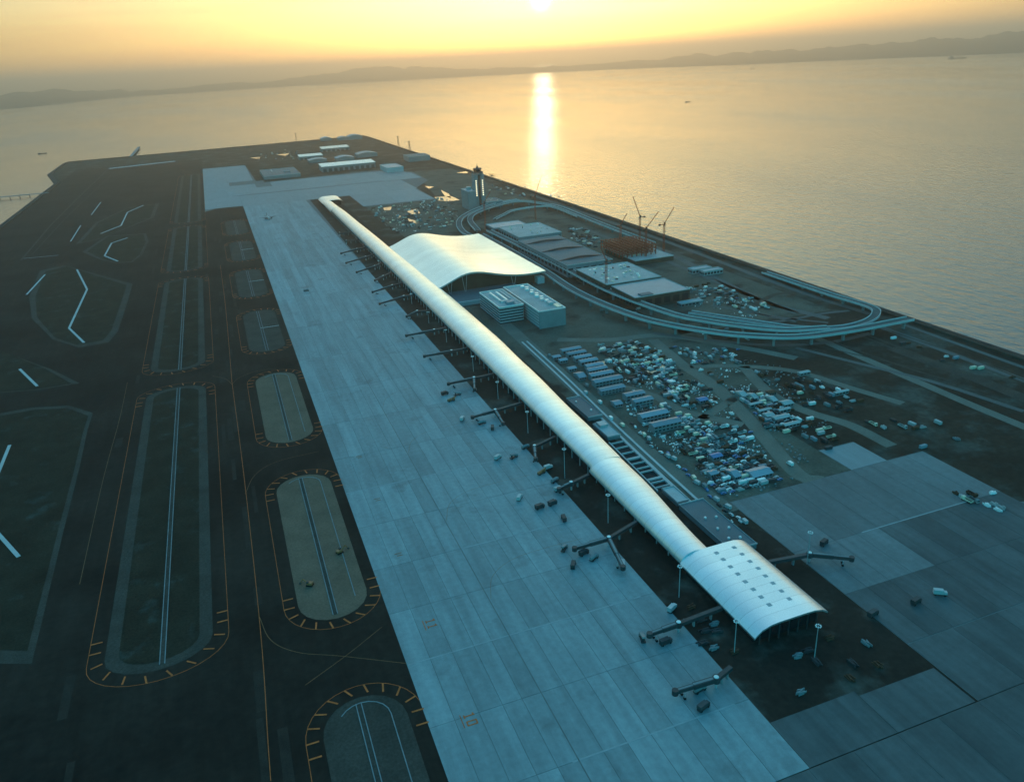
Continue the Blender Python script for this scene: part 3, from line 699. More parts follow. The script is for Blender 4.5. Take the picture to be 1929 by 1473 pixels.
for i, (hd, bs, lab) in enumerate(MASTS):
    B = g(*bs); h = max(14.0, onY(hd[0], hd[1], B.y).z)
    t = MP if i == 0 else dup(MP, (0, 0, 0))
    t.location = (B.x, B.y, 0.05); t['label'] = 'tall floodlight mast ' + lab
    for c in t.children:
        if c.name.startswith('pole'): c.scale = (1, 1, h)
        else: c.location = (0, 0, h)

# ---------------------------------------------------------------- office blocks
def office(label, x0, x1, y0, y1, h, floors, units, blank=False):
    t = thing('office_block', label, 'building', ((x0 + x1) / 2, (y0 + y1) / 2, 0)); lx, ly = x1 - x0, y1 - y0; fh = h / floors
    MB().box(0, 0, 0, lx - 0.8, ly - 0.8, h - 0.3).build('core', 'grey_wall' if blank else 'dark_glass', t)
    for k in range(floors):
        MB().box(0, 0, k * fh + fh * 0.5, lx, ly, fh * 0.46).build('floor_band', 'light_wall', t)
    if blank: MB().box(0, -ly / 2 - 0.1, 0, lx + 0.4, 0.9, h - 0.2).build('end_wall', 'grey_wall', t)
    MB().box(0, 0, h - 0.3, lx + 0.6, ly + 0.6, 0.4).build('roof', 'pale_roof', t)
    for sx, sy, a, b in ((0, 1, lx + 0.8, 0.7), (0, -1, lx + 0.8, 0.7), (1, 0, 0.7, ly - 0.8), (-1, 0, 0.7, ly - 0.8)):
        MB().box(sx * lx / 2, sy * ly / 2, h + 0.1, a, b, 1.1).build('parapet', 'white_paint', t)
    for ux, uy, ul, uw, uh, um in units: MB().box(ux, uy, h + 0.1, ul, uw, uh).build('roof_unit', um, t)
office('nearer pale office block with banded storeys and a sunken roof court', 281, 311, 831, 905, 20, 6,
       [(-5, 4, 2, 44, 2.2, 'white_paint'), (3, 4, 2, 44, 2.2, 'white_paint'), (9, 10, 1.6, 40, 1.6, 'light_wall'), (-1, -16, 10, 2, 2.2, 'white_paint'), (2, -26, 9, 9, 3.4, 'blue_roof'), (9, -28, 4, 12, 1.0, 'pale_roof')])
office('office block with blank end wall and a row of pale rooftop coolers', 315.5, 348, 793, 912, 20, 6,
       [(5 + (k % 2) * 3.2, 48 - k * 8, 4.2, 4.6, 2.4, 'white_paint') for k in range(10)] + [(7, -36, 6, 9, 3.0, 'light_wall'), (12, -46, 6, 14, 0.8, 'sand_tarp')], blank=True)

# ---------------------------------------------------------------- parking and station blocks
def hall_block(label, x0, x1, y0, y1, h, roof_m, wall_m, ridges=0, units=(), name='station_block', bays=8):
    t = flat_building(name, label, x0, x1, y0, y1, h, roof_m, wall_m, units); lx, ly = x1 - x0, y1 - y0
    for k in range(ridges):
        yy = -ly / 2 + ly * (k + 0.5) / ridges; mb = MB()
        pts = [Vector((-lx / 2 + lx * i / 14, yy, h + 0.35 + 3.2 * math.sin(math.pi * i / 14) ** 1.2)) for i in range(15)]
        mb.ribbon(pts, 3.0, 2.6); mb.build('roof_rib', 'dark_metal', t)
    bm = MB().box(0, 0, 0, 0.6, ly / bays * 0.62, h * 0.5).mesh('window', 'dark_glass')
    for k in range(bays): piece('window', bm, t, (-lx / 2 - 0.05, -ly / 2 + ly * (k + 0.5) / bays, h * 0.22))
    bm = MB().box(0, 0, 0, lx / 6 * 0.66, 0.6, h * 0.5).mesh('window', 'dark_glass')
    for k in range(6): piece('window', bm, t, (-lx / 2 + lx * (k + 0.5) / 6, -ly / 2 - 0.05, h * 0.22))
    return t
def clutter_units(n, lx, ly, seed):
    r = random.Random(seed); return [(r.uniform(-lx / 2.3, lx / 2.3), r.uniform(-ly / 2.3, ly / 2.3), r.uniform(1, 4), r.uniform(1, 4), r.uniform(0.6, 2.0), r.choice(['white_paint', 'dark_metal', 'light_wall', 'sand_tarp'])) for _ in range(n)]
hall_block('farthest station block with pale roof and sunlit far parapet', 450, 527, 1208, 1308, 15, 'pale_roof', 'grey_wall', 0, clutter_units(14, 76, 95, 1))
hall_block('low blue grey roofed block behind the pale roofed one near the loop', 448, 512, 1330, 1374, 10, 'blue_roof', 'grey_wall', 0)
hall_block('long grey roofed station block with three curved roof ribs', 436, 507, 984, 1176, 17, 'grey_roof', 'grey_wall', 3, (), bays=14)
hall_block('unfinished block with pale cluttered flat roof', 440, 519, 870, 962, 16, 'pale_roof', 'brown_wall', 0, clutter_units(46, 76, 88, 2))
hall_block('blue grey roofed block with open dark end, nearest of the station blocks', 444, 520, 803, 864, 15, 'blue_roof', 'brown_wall', 0, [(-20, -24, 16, 10, 1.4, 'grey_roof')])
t = flat_building('site_slab', 'pale concrete deck carrying the red steel frame', 548, 612, 992, 1088, 7, 'pale_roof', 'brown_wall', clutter_units(20, 60, 40, 3))
t = thing('steel_frame', 'rust red steel building frame going up on a pale deck', 'steel frame', (0, 0, 7.1))
for xx in ysteps(540, 596, 7):
    for yy in ysteps(1016, 1086, 7):
        MB().box(xx, yy, 0, 1.1, 1.1, 15).build('column', 'red_steel', t)
for zz in (4.8, 9.6, 14.4):
    for xx in ysteps(540, 596, 7): MB().box(xx, 1051, zz, 0.9, 70, 0.8).build('beam', 'red_steel', t)
    for yy in ysteps(1016, 1086, 7): MB().box(568, yy, zz - 0.9, 56, 0.9, 0.8).build('beam', 'red_steel', t)
for x0, x1, y0, y1, lab in ((592, 622, 909, 921, 'farther of two long blue roofed sheds by the sea road'), (600, 630, 893, 904, 'nearer of two long blue roofed sheds by the sea road')):
    hall_block(lab, x0, x1, y0, y1, 6, 'blue_roof', 'light_wall', 0, (), 'shed', 3)
q0, q1 = g(1279, 571, 4), g(1311, 562, 4)
hall_block('long low pale roofed shed before the dark end of the station block', q0.x, q1.x + 2, q0.y - 5, q0.y + 4, 4, 'blue_roof', 'grey_wall', 0, (), 'shed', 3)

# ---------------------------------------------------------------- elevated roads
def viaduct(label, pts, z, w, piers=True, every=34.0):
    t = thing('viaduct', label, 'viaduct', (0, 0, 0))
    P = smooth_path([g(p[0], p[1], p[2] if len(p) > 2 else z) for p in pts], 10)
    MB().ribbon(P, w, 1.6).build('deck', 'road_surface', t)
    for s in (-1, 1):
        MB().ribbon([p + Vector((0, 0, 1.2)) for p in P], 0.8, 2.4, side=s * (w / 2 + 0.3)).build('parapet', 'concrete_light', t)
    if piers:
        acc = every * 0.5
        for a, b in zip(P, P[1:]):
            acc += (b - a).length
            if acc > every and a.z > 4:
                acc = 0; hh = a.z - 1.6; d = (b - a); rz = math.atan2(d.y, d.x)
                pm = MB(); pm.box(0, 0, 0, 2.2, w * 0.28, hh - 1.2); pm.box(0, 0, hh - 1.2, 2.4, w * 0.8, 1.2)
                piece('pier', pm.mesh('pier', 'grey_wall'), t, (a.x, a.y, 0), rz)
    return t
viaduct('near elevated road on tall piers sweeping from the hall to the shore', [(905, 441), (965, 474), (1028, 512), (1075, 543), (1130, 570), (1200, 596), (1260, 611), (1330, 623), (1400, 631), (1500, 634), (1600, 622), (1715, 600)], 10, 10)
viaduct('second elevated road running between the hall and the station blocks', [(921, 434), (985, 465), (1060, 502), (1145, 546), (1260, 589), (1330, 604), (1400, 614), (1480, 621), (1560, 617)], 10, 9)
viaduct('curving ramp that turns back at the sea wall on the right', [(1300, 588, 5), (1400, 603, 6), (1500, 617, 7), (1580, 617, 8), (1630, 606, 8), (1650, 591, 8), (1638, 577, 8), (1560, 553, 6), (1440, 513, 3)], 8, 8)
viaduct('outer ramp curling from the hall round towards the control tower', [(890, 446), (872, 436), (864.5, 422), (871, 409), (896, 395), (930, 383), (976, 376)], 8, 9)
viaduct('far loop road curving round from the hall to the sea side', [(900, 434), (886, 416), (893, 403), (929, 389), (976, 379), (1026, 384), (1057, 391), (1109, 412), (1160, 432), (1230, 458)], 8, 9)
viaduct('inner loop road behind the farthest station block', [(932, 413, 3), (950, 404, 4), (968, 396, 5), (1015, 389, 6), (1046, 391, 7), (1090, 408, 7)], 6, 6)

# ---------------------------------------------------------------- control tower
t = thing('control_tower', 'tall grey control tower with stepped cab and two columns of glinting windows', 'control tower', (512, 1604, 0))
def octo(r0, r1, z0, z1, n=8): return MB().tube((0, 0, z0), (0, 0, z1), r0, r1, n)
mb = MB()
for sx in (-1, 1): mb.box(sx * 7.0, 0, 0, 8.5, 17, 70)
mb.build('shaft', 'grey_wall', t)
MB().box(0, 1.5, 0, 7.5, 7, 70).build('lift_core', 'dark_metal', t)
lw = MB().box(0, 0, 0, 2.0, 0.4, 1.8).mesh('glint_window', 'glint_emission')  # pane that glows in place of a sun glint
for sx in (-1, 1):
    for k in range(8): piece('glint_window', lw, t, (sx * 7.0, -8.6, 27 + k * 4.2))
octo(10.5, 13, 69, 73).build('gallery', 'grey_wall', t); octo(12, 12, 73, 75).build('gallery_deck', 'dark_metal', t)
octo(7.5, 9.5, 75, 80.5).build('cab_glazing', 'dark_glass', t); octo(10, 9, 80.5, 82).build('cab_roof', 'dark_metal', t)
octo(2.5, 2.2, 82, 86.0).build('radar_base', 'dark_metal', t); MB().tube((0, 0, 86), (0, 0, 91), 0.5, 0.2).build('antenna', 'dark_metal', t)
flat_building('operations_building', 'stepped grey operations block at the foot of the control tower', 484, 501.5, 1590, 1640, 38, 'blue_roof', 'grey_wall', [(2, 4, 8, 10, 6, 'light_wall')])
flat_building('operations_building', 'lower grey annex joined to the control tower on the seaward side', 523, 560, 1592, 1640, 12, 'grey_roof', 'grey_wall', clutter_units(5, 30, 40, 9))

# ---------------------------------------------------------------- tower cranes
def crane(label, base, head, tip, m='red_steel'):
    B = g(*base); Hd = onY(head[0], head[1], B.y) - Vector((B.x, B.y, 0)); T = onY(tip[0], tip[1], B.y) - Vector((B.x, B.y, 0))
    h = Hd.z; t = thing('tower_crane', label, 'crane', (B.x, B.y, 0), 0, 'tower cranes over the works'); s = 1.1
    mb = MB()
    for sx in (-s, s):
        for sy in (-s, s): mb.tube((sx, sy, 0), (sx, sy, h), 0.22, 0.22, 4)
    k = max(4, int(h / 4))
    for i in range(k):
        z0, z1 = h * i / k, h * (i + 1) / k
        for a, b in (((-s, -s), (s, -s)), ((s, -s), (s, s)), ((s, s), (-s, s)), ((-s, s), (-s, -s))): mb.tube((*a, z0), (*b, z1), 0.13, 0.13, 4)
    mb.build('mast', m, t)
    MB().box(0, 0, h, 3.0, 3.0, 1.2).build('slew_ring', 'dark_metal', t); MB().box(1.6, 1.0, h + 1.2, 1.6, 2.0, 2.2).build('cab', 'dark_metal', t)
    foot = Vector((0, 0, h + 1.2)); d = T - foot
    mb = MB(); up = Vector((0, 0, 1)); sd = Vector((0, 1, 0)) * 0.7; nn = d.normalized().cross(Vector((0, 1, 0))).normalized()
    if nn.z < 0: nn = -nn
    kk = max(5, int(d.length / 4)); ch = [(sd, 0), (-sd, 0), (nn * 1.2, 0)]
    for off, _ in ch: mb.tube(foot + off, T + off * 0.4, 0.2, 0.14, 4)
    for i in range(kk):
        a, b = foot + d * (i / kk), foot + d * ((i + 1) / kk)
        mb.tube(a + sd, b + nn * 1.2, 0.11, 0.11, 3); mb.tube(a - sd, b + nn * 1.2, 0.11, 0.11, 3)
    mb.build('jib', m, t)
    hx = Vector((d.x, 0, 0)); hx = -hx.normalized() if hx.length > 0.1 else Vector((-1, 0, 0))
    MB().bar(foot, foot + hx * 9, 1.8, 0.8).build('counter_jib', m, t)
    c = foot + hx * 8; MB().box(c.x, c.y, c.z - 1.6, 2.4, 2.6, 2.2).build('counterweight', 'dark_metal', t)
    ap_ = foot + hx * 2 + Vector((0, 0, 6)); mb = MB(); mb.tube(foot, ap_, 0.25, 0.2, 4); mb.tube(ap_, foot + hx * 9, 0.1, 0.1, 3); mb.tube(ap_, T, 0.08, 0.08, 3); mb.build('tie_frame', m, t)
for lab, b, h_, tp in [('tower crane nearest the sea with its jib raised to the right', (1250, 476), (1254, 423.5), (1270, 391)), ('tower crane with a long jib raised steeply to the left', (1205, 462), (1202, 411), (1192, 371)),
                       ('tower crane whose jib leans right just before the raised pair', (1216, 492), (1221, 432), (1241, 399)), ('red tower crane beside the cluttered pale roof', (1142, 556), (1142, 494), (1133, 470)),
                       ('tower crane with a short steep jib behind the red frame', (1169, 475), (1173, 425), (1181, 403)), ('red tower crane standing between the hall and the far loop', (915, 433), (915, 384), (924, 361)),
                       ('tower crane with tall thin jib inside the far loop', (1009, 414), (1012, 371), (1020, 333))]:
    crane(lab, b, h_, tp)

# ---------------------------------------------------------------- far end: cargo sheds, hangars, masts
def cargo(label, a, b, depth, h, roof_m='pale_roof', doors=6):
    p, q = g(*a, h), g(*b, h); x0, x1, y = p.x, q.x, (p.y + q.y) / 2
    t = thing('cargo_shed', label, 'building', ((x0 + x1) / 2, y + depth / 2, 0)); lx = x1 - x0
    MB().box(0, 0, 0, lx, depth, h).build('wall', 'grey_wall', t)
    mb = MB(); mb.add([(-lx / 2 - 1, -depth / 2 - 1, h + 0.1), (lx / 2 + 1, -depth / 2 - 1, h + 0.1), (lx / 2 + 1, depth / 2 + 1, h + 3.1), (-lx / 2 - 1, depth / 2 + 1, h + 3.1),
                       (-lx / 2 - 1, -depth / 2 - 1, h + 0.6), (lx / 2 + 1, -depth / 2 - 1, h + 0.6), (lx / 2 + 1, depth / 2 + 1, h + 3.6), (-lx / 2 - 1, depth / 2 + 1, h + 3.6)],
                      [(3, 2, 1, 0), (4, 5, 6, 7), (0, 1, 5, 4), (1, 2, 6, 5), (2, 3, 7, 6), (3, 0, 4, 7)])
    mb.build('roof', roof_m, t)
    dm = MB().box(0, 0, 0, lx / doors * 0.6, 0.5, h * 0.6).mesh('door', 'dark_metal')
    for k in range(doors): piece('door', dm, t, (-lx / 2 + lx * (k + 0.5) / doors, -depth / 2 - 0.1, 0.1))
cargo('white roofed cargo shed farthest back on the island', (606, 281), (658, 277), 60, 12, 'white_paint')
cargo('white roofed cargo shed left of the others at the far end', (565, 297), (607, 292), 55, 12, 'white_paint')
cargo('longest white roofed cargo shed facing the far apron', (606, 315), (707, 306), 70, 16, 'white_paint', 10)
def hangar(label, px, py, w, d, h):
    p = g(px, py, 0); t = thing('hangar', label, 'hangar', (p.x, p.y, 0)); n = 10
    sec = [(-w / 2 + w * i / n, h * (0.5 + 0.25 * math.sin(math.pi * i / n))) for i in range(n + 1)]
    shell('roof', [(-d / 2, sec), (d / 2, sec)], 'blue_roof', t, 0.8)
    mb = MB(); vs = [(x, -d / 2 + 1, 0) for x, z in sec] + [(x, -d / 2 + 1, z - 0.9) for x, z in sec]; m_ = n + 1
    mb.add(vs, [(i, i + 1, m_ + i + 1, m_ + i) for i in range(n)]); mb.build('door_wall', 'grey_wall', t)
    for sx in (-1, 1): MB().box(sx * (w / 2 - 0.6), 0, 0, 0.8, d - 2, h * 0.42).build('side_wall', 'grey_wall', t)
for px, py, w, d, h_, lab in ((614, 265, 45, 60, 20, 'left of three rounded hangars on the far shore'), (646, 264, 45, 60, 20, 'middle of three rounded hangars on the far shore'), (668, 262, 60, 70, 26, 'right of three rounded hangars on the far shore'),
                              (690, 295, 70, 60, 22, 'rounded blue grey hangar behind the longest cargo shed'), (649, 302, 60, 55, 20, 'rounded hangar left of the one behind the longest shed'), (598, 305, 60, 50, 16, 'rounded hangar before the left cargo shed')):
    hangar(lab, px, py, w, d, h_)
flat_building('terminal_annex', 'wide flat grey roofed building by the far apron', 130, 235, 2455, 2640, 9, 'grey_roof', 'grey_wall', [(-20, 40, 2, 60, 2, 'light_wall'), (20, -20, 20, 20, 3, 'grey_wall')])
flat_building('operations_building', 'dark block standing on the shore beyond the control tower', 590, 660, 2560, 2640, 16, 'grey_roof', 'grey_wall', clutter_units(5, 60, 60, 21))
flat_building('terminal_annex', 'pale flat roofed block at the corner of the far apron', 470, 520, 2340, 2440, 14, 'blue_roof', 'light_wall', [])
def lattice_mast(label, px, py, top, m='dark_metal'):
    B = g(px, py); h = onY(px, top, B.y).z; t = thing('lattice_mast', label, 'mast', (B.x, B.y, 0)); mb = MB(); s = 2.6
    for sx, sy in ((-1, -1), (1, -1), (1, 1), (-1, 1)): mb.tube((sx * s, sy * s, 0), (sx * s * 0.5, sy * s * 0.5, h), 0.5, 0.4, 4)
    for k in range(6):
        z = h * (k + 0.5) / 6; e = s * (1 - 0.5 * z / h); mb.bar((-e, -e, z), (e, -e, z + h / 8), 0.5, 0.5); mb.bar((e, e, z), (-e, e, z + h / 8), 0.5, 0.5)
    mb.build('frame', m, t); MB().box(0, 0, h * 0.62, 7, 7, 1.2).build('platform', m, t); MB().box(0, 0, h, 8, 6, 2.0).build('radar_head', m, t)
lattice_mast('lattice radar mast on the far shore', 559, 269, 252)
lattice_mast('dark mast at the far right corner of the island', 772, 283, 267)
lattice_mast('thin mast just left of the dark corner mast', 751, 276, 258)

# ---------------------------------------------------------------- site huts
def hut(label, x0, x1, y0, y1, h, storeys=2, roof_m='blue_roof', group=None):
    t = thing('site_hut', label, 'hut', ((x0 + x1) / 2, (y0 + y1) / 2, 0), 0, group); lx, ly = x1 - x0, y1 - y0
    MB().box(0, 0, 0, lx, ly, h).build('wall', 'grey_wall', t)
    mb = MB(); e = 0.5; vs = []
    for x in (-lx / 2 - e, lx / 2 + e): vs += [(x, -ly / 2 - e, h), (x, 0, h + ly * 0.16), (x, ly / 2 + e, h), (x, -ly / 2 - e, h - 0.25), (x, ly / 2 + e, h - 0.25)]
    mb.add(vs, [(0, 1, 6, 5), (1, 2, 7, 6), (0, 5, 8, 3), (2, 4, 9, 7), (0, 3, 4, 2, 1), (5, 6, 7, 9, 8), (3, 8, 9, 4)]); mb.build('roof', roof_m, t)
    n = max(3, int(lx / 3.2)); fh = h / storeys
    wm = MB().box(0, 0, 0, lx / n * 0.6, 0.3, fh * 0.42).mesh('window', 'dark_glass')
    for s in range(storeys):
        for k in range(n): piece('window', wm, t, (-lx / 2 + lx * (k + 0.5) / n, -ly / 2 - 0.08, s * fh + fh * 0.35))
    return t
OCC = []
def hut_px(label, a, b, depth, h, storeys=2, roof_m='blue_roof'):
    p, q = g(*a, h), g(*b, h); y = (p.y + q.y) / 2
    hut(label, p.x, q.x, y, y + depth, h, storeys, roof_m, 'site huts in the construction yard')
    OCC.append((p.x - 2, q.x + 2, y - 2, y + depth + 2))
c = lambda x, y: (1000 + x / 4.822, 620 + y / 4.822)
for a, b, dp, h_, st, lab in [((1115, 885), (1375, 840), 9, 6.0, 2, 'largest blue grey site hut, nearest the camera'), ((1015, 805), (1255, 755), 9, 6.0, 2, 'large blue grey site hut just behind the nearest one'),
                              ((955, 670), (1110, 630), 8, 5.5, 2, 'nearer hut of the middle pair'), ((875, 615), (1035, 575), 8, 5.5, 2, 'farther hut of the middle pair'),
                              ((640, 565), (860, 525), 8, 4.5, 2, 'dull hut in front of the row of seven'), ((590, 490), (835, 440), 9, 5.5, 2, 'widest hut of the left row, with a lamp at its wall'),
                              ((555, 430), (755, 390), 8, 5.5, 2, 'hut second from the front of the left row'), ((530, 380), (695, 348), 7, 4.5, 1, 'hut third from the front of the left row'),
                              ((515, 345), (660, 315), 7, 4.5, 1, 'hut fourth from the front of the left row'), ((460, 305), (605, 272), 7, 4.5, 1, 'hut fifth from the front of the left row'),
                              ((410, 270), (550, 238), 7, 4.5, 1, 'hut sixth from the front of the left row'), ((345, 235), (500, 200), 7, 4.5, 1, 'hut second from the back of the left row'), ((290, 200), (460, 170), 7, 4.5, 1, 'hut at the back of the left row')]:
    hut_px(lab + ' in the yard', c(*a), c(*b), dp, h_, st)
for (x, y), w, d, lab in [((445, 415), 7, 14, 'square roofed hut left of the row'), ((370, 350), 8, 6, 'small hut left of the row, second from front'), ((290, 275), 8, 6, 'small hut left of the row, third from front'), ((230, 245), 8, 6, 'small hut left of the row, farthest back'), ((780, 665), 7, 9, 'small hut left of the middle pair')]:
    p = g(*c(x, y), 3.2); hut(lab, p.x - w / 2, p.x + w / 2, p.y - d / 2, p.y + d / 2, 3.2, 1, 'blue_roof', 'site huts in the construction yard'); OCC.append((p.x - w, p.x + w, p.y - d, p.y + d))
d_ = lambda x, y: (1280 + x / 4.822, 660 + y / 4.822)
for (x, y), w, d, rm, lab in [((205, 440), 8, 7, 'blue_sheet', 'small bright blue roofed hut beyond the diagonal dirt road'), ((330, 950), 8, 6, 'blue_sheet', 'small bright blue roofed hut among the material stacks'), ((490, 1110), 5, 12, 'blue_roof', 'long narrow pale blue roof near the inner apron corner'),
                              ((970, 470), 9, 8, 'pale_roof', 'square pale roofed hut on the right of the yard'), ((560, 390), 5, 12, 'pale_roof', 'narrow pale roof at the head of the right hut cluster'), ((660, 410), 4, 12, 'pale_roof', 'narrow pale roof second in the right hut cluster'),
                              ((830, 375), 7, 6, 'rust', 'hut with faded red roof right of the dirt road'), ((835, 435), 4, 12, 'pale_roof', 'narrow pale roof beside the faded red one'), ((690, 478), 12, 3, 'pale_roof', 'long pale roof lying across the right hut cluster'),
                              ((775, 535), 12, 3, 'pale_roof', 'long pale roof second across the right hut cluster'), ((950, 530), 11, 3, 'pale_roof', 'long pale roof below the square pale hut'), ((810, 580), 7, 7, 'pale_roof', 'pale roof joined to a stack of panels'),
                              ((920, 600), 14, 6, 'pale_roof', 'wide pale slatted roof low in the right cluster'), ((1015, 660), 14, 4, 'pale_roof', 'long bright roof lowest in the right cluster'), ((1130, 195), 11, 4, 'pale_roof', 'pale hut alone on the dark ground to the right'), ((1470, 370), 14, 3, 'pale_roof', 'long thin pale hut on the far right dark ground'),
                              ((720, 1100), 16, 11, 'blue_roof', 'wide blue grey platform roof by the end of the dirt road'), ((300, 1105), 6, 6, 'blue_roof', 'small square blue roof by the inner apron corner')]:
    p = g(*d_(x, y), 3.0); hut(lab, p.x - w / 2, p.x + w / 2, p.y - d / 2, p.y + d / 2, 3.0, 1, rm, 'site huts in the construction yard'); OCC.append((p.x - w / 2 - 1, p.x + w / 2 + 1, p.y - d / 2 - 1, p.y + d / 2 + 1))

# ---------------------------------------------------------------- vehicles, containers and stacks
def van_mesh(m):
    b = MB(); b.box(-0.7, 0, 0.5, 4.2, 2.2, 2.4); b.add([(1.4, -1.05, 0.5), (3.1, -1.05, 0.5), (3.1, 1.05, 0.5), (1.4, 1.05, 0.5), (1.4, -1.0, 2.3), (2.3, -0.95, 2.2), (2.3, 0.95, 2.2), (1.4, 1.0, 2.3), (3.1, -1.0, 1.3), (3.1, 1.0, 1.3)],
                                                   [(4, 5, 6, 7), (5, 8, 9, 6), (8, 1, 2, 9), (0, 1, 8, 5, 4), (2, 3, 7, 6, 9), (3, 2, 1, 0), (0, 4, 7, 3)])
    w = MB(); w.box(2.75, 0, 1.35, 0.5, 1.8, 0.75); w.box(1.9, 0, 1.5, 0.5, 2.16, 0.6)
    for x in (-1.8, 2.0):
        for y in (-1.0, 1.0): w.tube((x, y - 0.15, 0.42), (x, y + 0.15, 0.42), 0.42, 0.42, 8)
    return mesh2('van', b, m, w, 'rubber')
def car_mesh(m):
    b = MB(); b.box(0, 0, 0.3, 4.3, 1.7, 0.65); b.add([(-1.7, -0.8, 0.95), (1.1, -0.8, 0.95), (1.1, 0.8, 0.95), (-1.7, 0.8, 0.95), (-1.2, -0.7, 1.5), (0.4, -0.7, 1.5), (0.4, 0.7, 1.5), (-1.2, 0.7, 1.5)], [(4, 5, 6, 7), (0, 1, 5, 4), (1, 2, 6, 5), (2, 3, 7, 6), (3, 0, 4, 7)])
    w = MB(); w.box(-0.35, 0, 0.98, 1.9, 1.62, 0.36)
    for x in (-1.35, 1.35):
        for y in (-0.8, 0.8): w.tube((x, y - 0.1, 0.33), (x, y + 0.1, 0.33), 0.33, 0.33, 8)
    return mesh2('car', b, m, w, 'rubber')
def truck_mesh(m):
    b = MB(); b.box(-1.2, 0, 1.0, 5.6, 2.4, 0.4); b.box(-1.2, 1.15, 1.4, 5.6, 0.1, 0.7); b.box(-1.2, -1.15, 1.4, 5.6, 0.1, 0.7); b.box(-3.95, 0, 1.4, 0.1, 2.2, 0.7); b.box(2.7, 0, 0.6, 1.9, 2.3, 2.1); b.box(2.5, 0, 2.7, 1.3, 2.0, 0.3)
    w = MB(); w.box(3.5, 0, 1.7, 0.4, 1.9, 0.8); w.box(-1.2, 0, 1.36, 5.3, 2.1, 0.1)
    for x in (-2.8, -1.6, 2.6):
        for y in (-1.05, 1.05): w.tube((x, y - 0.2, 0.5), (x, y + 0.2, 0.5), 0.5, 0.5, 8)
    return mesh2('truck', b, m, w, 'rubber')
def container_mesh(m):
    b = MB(); b.box(0, 0, 0.15, 6.0, 2.4, 2.35); b.box(3.02, 0.6, 0.3, 0.08, 1.1, 2.1); b.box(3.02, -0.6, 0.3, 0.08, 1.1, 2.1)
    for i in range(9): b.box(-2.6 + i * 0.65, 0, 2.5, 0.3, 2.3, 0.06); b.box(-2.6 + i * 0.65, 1.22, 0.3, 0.3, 0.06, 2.1); b.box(-2.6 + i * 0.65, -1.22, 0.3, 0.3, 0.06, 2.1)
    return b.mesh('container', m)
def stack_mesh(m, seed):
    r = random.Random(seed); b = MB()
    for k in range(7): b.box(r.uniform(-1, 1), -1.4 + k * 0.45, 0, r.uniform(3, 5.5), 0.36, r.uniform(0.4, 1.3), r.uniform(-0.08, 0.08))
    for k in range(3): b.box(r.uniform(-1, 1), r.uniform(-1.2, 1.2), 1.2, r.uniform(1.5, 4), 0.5, 0.4, r.uniform(-0.3, 0.3))
    return b.mesh('material_stack', m)
MESH = {'van': [van_mesh('white_paint'), van_mesh('light_wall'), van_mesh('sand_tarp'), van_mesh('grey_wall'), van_mesh('grey_wall')], 'car': [car_mesh('white_paint'), car_mesh('light_wall'), car_mesh('dark_metal'), car_mesh('blue_sheet'), car_mesh('grey_wall'), car_mesh('dark_metal')],
        'truck': [truck_mesh('light_wall'), truck_mesh('sand_tarp'), truck_mesh('white_paint'), truck_mesh('rust'), truck_mesh('dark_metal'), truck_mesh('grey_wall')], 'container': [container_mesh('white_paint'), container_mesh('blue_roof'), container_mesh('light_wall'), container_mesh('sand_tarp'), container_mesh('rust'), container_mesh('grey_wall'), container_mesh('dark_metal')],
        'material_stack': [stack_mesh('light_wall', 1), stack_mesh('pale_roof', 2), stack_mesh('rust', 3), stack_mesh('grey_wall', 4), stack_mesh('dark_metal', 6), stack_mesh('white_paint', 7), stack_mesh('rust', 8), stack_mesh('dark_metal', 9)]}
CATN = {'van': 'van', 'car': 'car', 'truck': 'truck', 'container': 'container', 'material_stack': 'stack'}
ADJ = {'van': 'small {} van', 'car': 'small {} car', 'truck': 'small {} flatbed truck', 'container': '{} storage container', 'material_stack': 'low {} material stack'}
HUE = {'white_paint': 'white', 'light_wall': 'grey', 'sand_tarp': 'cream', 'dark_metal': 'dark', 'blue_sheet': 'blue', 'rust': 'rusty', 'blue_roof': 'blue grey', 'pale_roof': 'pale grey', 'grey_wall': 'dull grey'}
def inside(p, poly):
    r = False; n = len(poly)
    for i in range(n):
        a, b = poly[i], poly[(i + 1) % n]
        if (a[1] > p[1]) != (b[1] > p[1]) and p[0] < (b[0] - a[0]) * (p[1] - a[1]) / (b[1] - a[1]) + a[0]: r = not r
    return r
PLACED = {}
def free(x, y, d=3.4):
    if any(a < x < b and cc < y < dd for a, b, cc, dd in OCC): return False
    k = (int(x // 6), int(y // 6))
    for i in (-1, 0, 1):
        for j in (-1, 0, 1):
            for q in PLACED.get((k[0] + i, k[1] + j), ()):
                if (q[0] - x) ** 2 + (q[1] - y) ** 2 < d * d: return False
    return True
def on_road(x, y):
    for pts, w in ROADS:
        for (ax, ay), (bx, by) in zip(pts, pts[1:]):
            dx, dy = bx - ax, by - ay; t = max(0.0, min(1.0, ((x - ax) * dx + (y - ay) * dy) / (dx * dx + dy * dy + 1e-9)))
            if (ax + dx * t - x) ** 2 + (ay + dy * t - y) ** 2 < w * w: return True
    return False
def put(kind, x, y, rz, where, variant=None):
    PLACED.setdefault((int(x // 6), int(y // 6)), []).append((x, y))
    vi = random.randrange(len(MESH[kind])) if variant is None else variant; me = MESH[kind][vi]; hue = HUE[me.materials[0].name]
    o = bpy.data.objects.new(kind, me); COL.objects.link(o); o.location = (x, y, 0.16); o.rotation_euler = (0, 0, rz)
    tag(o, f'{ADJ[kind].format(hue)} {where}', CATN[kind], f'{hue} {kind.replace("_", " ")}s {where}'); return o
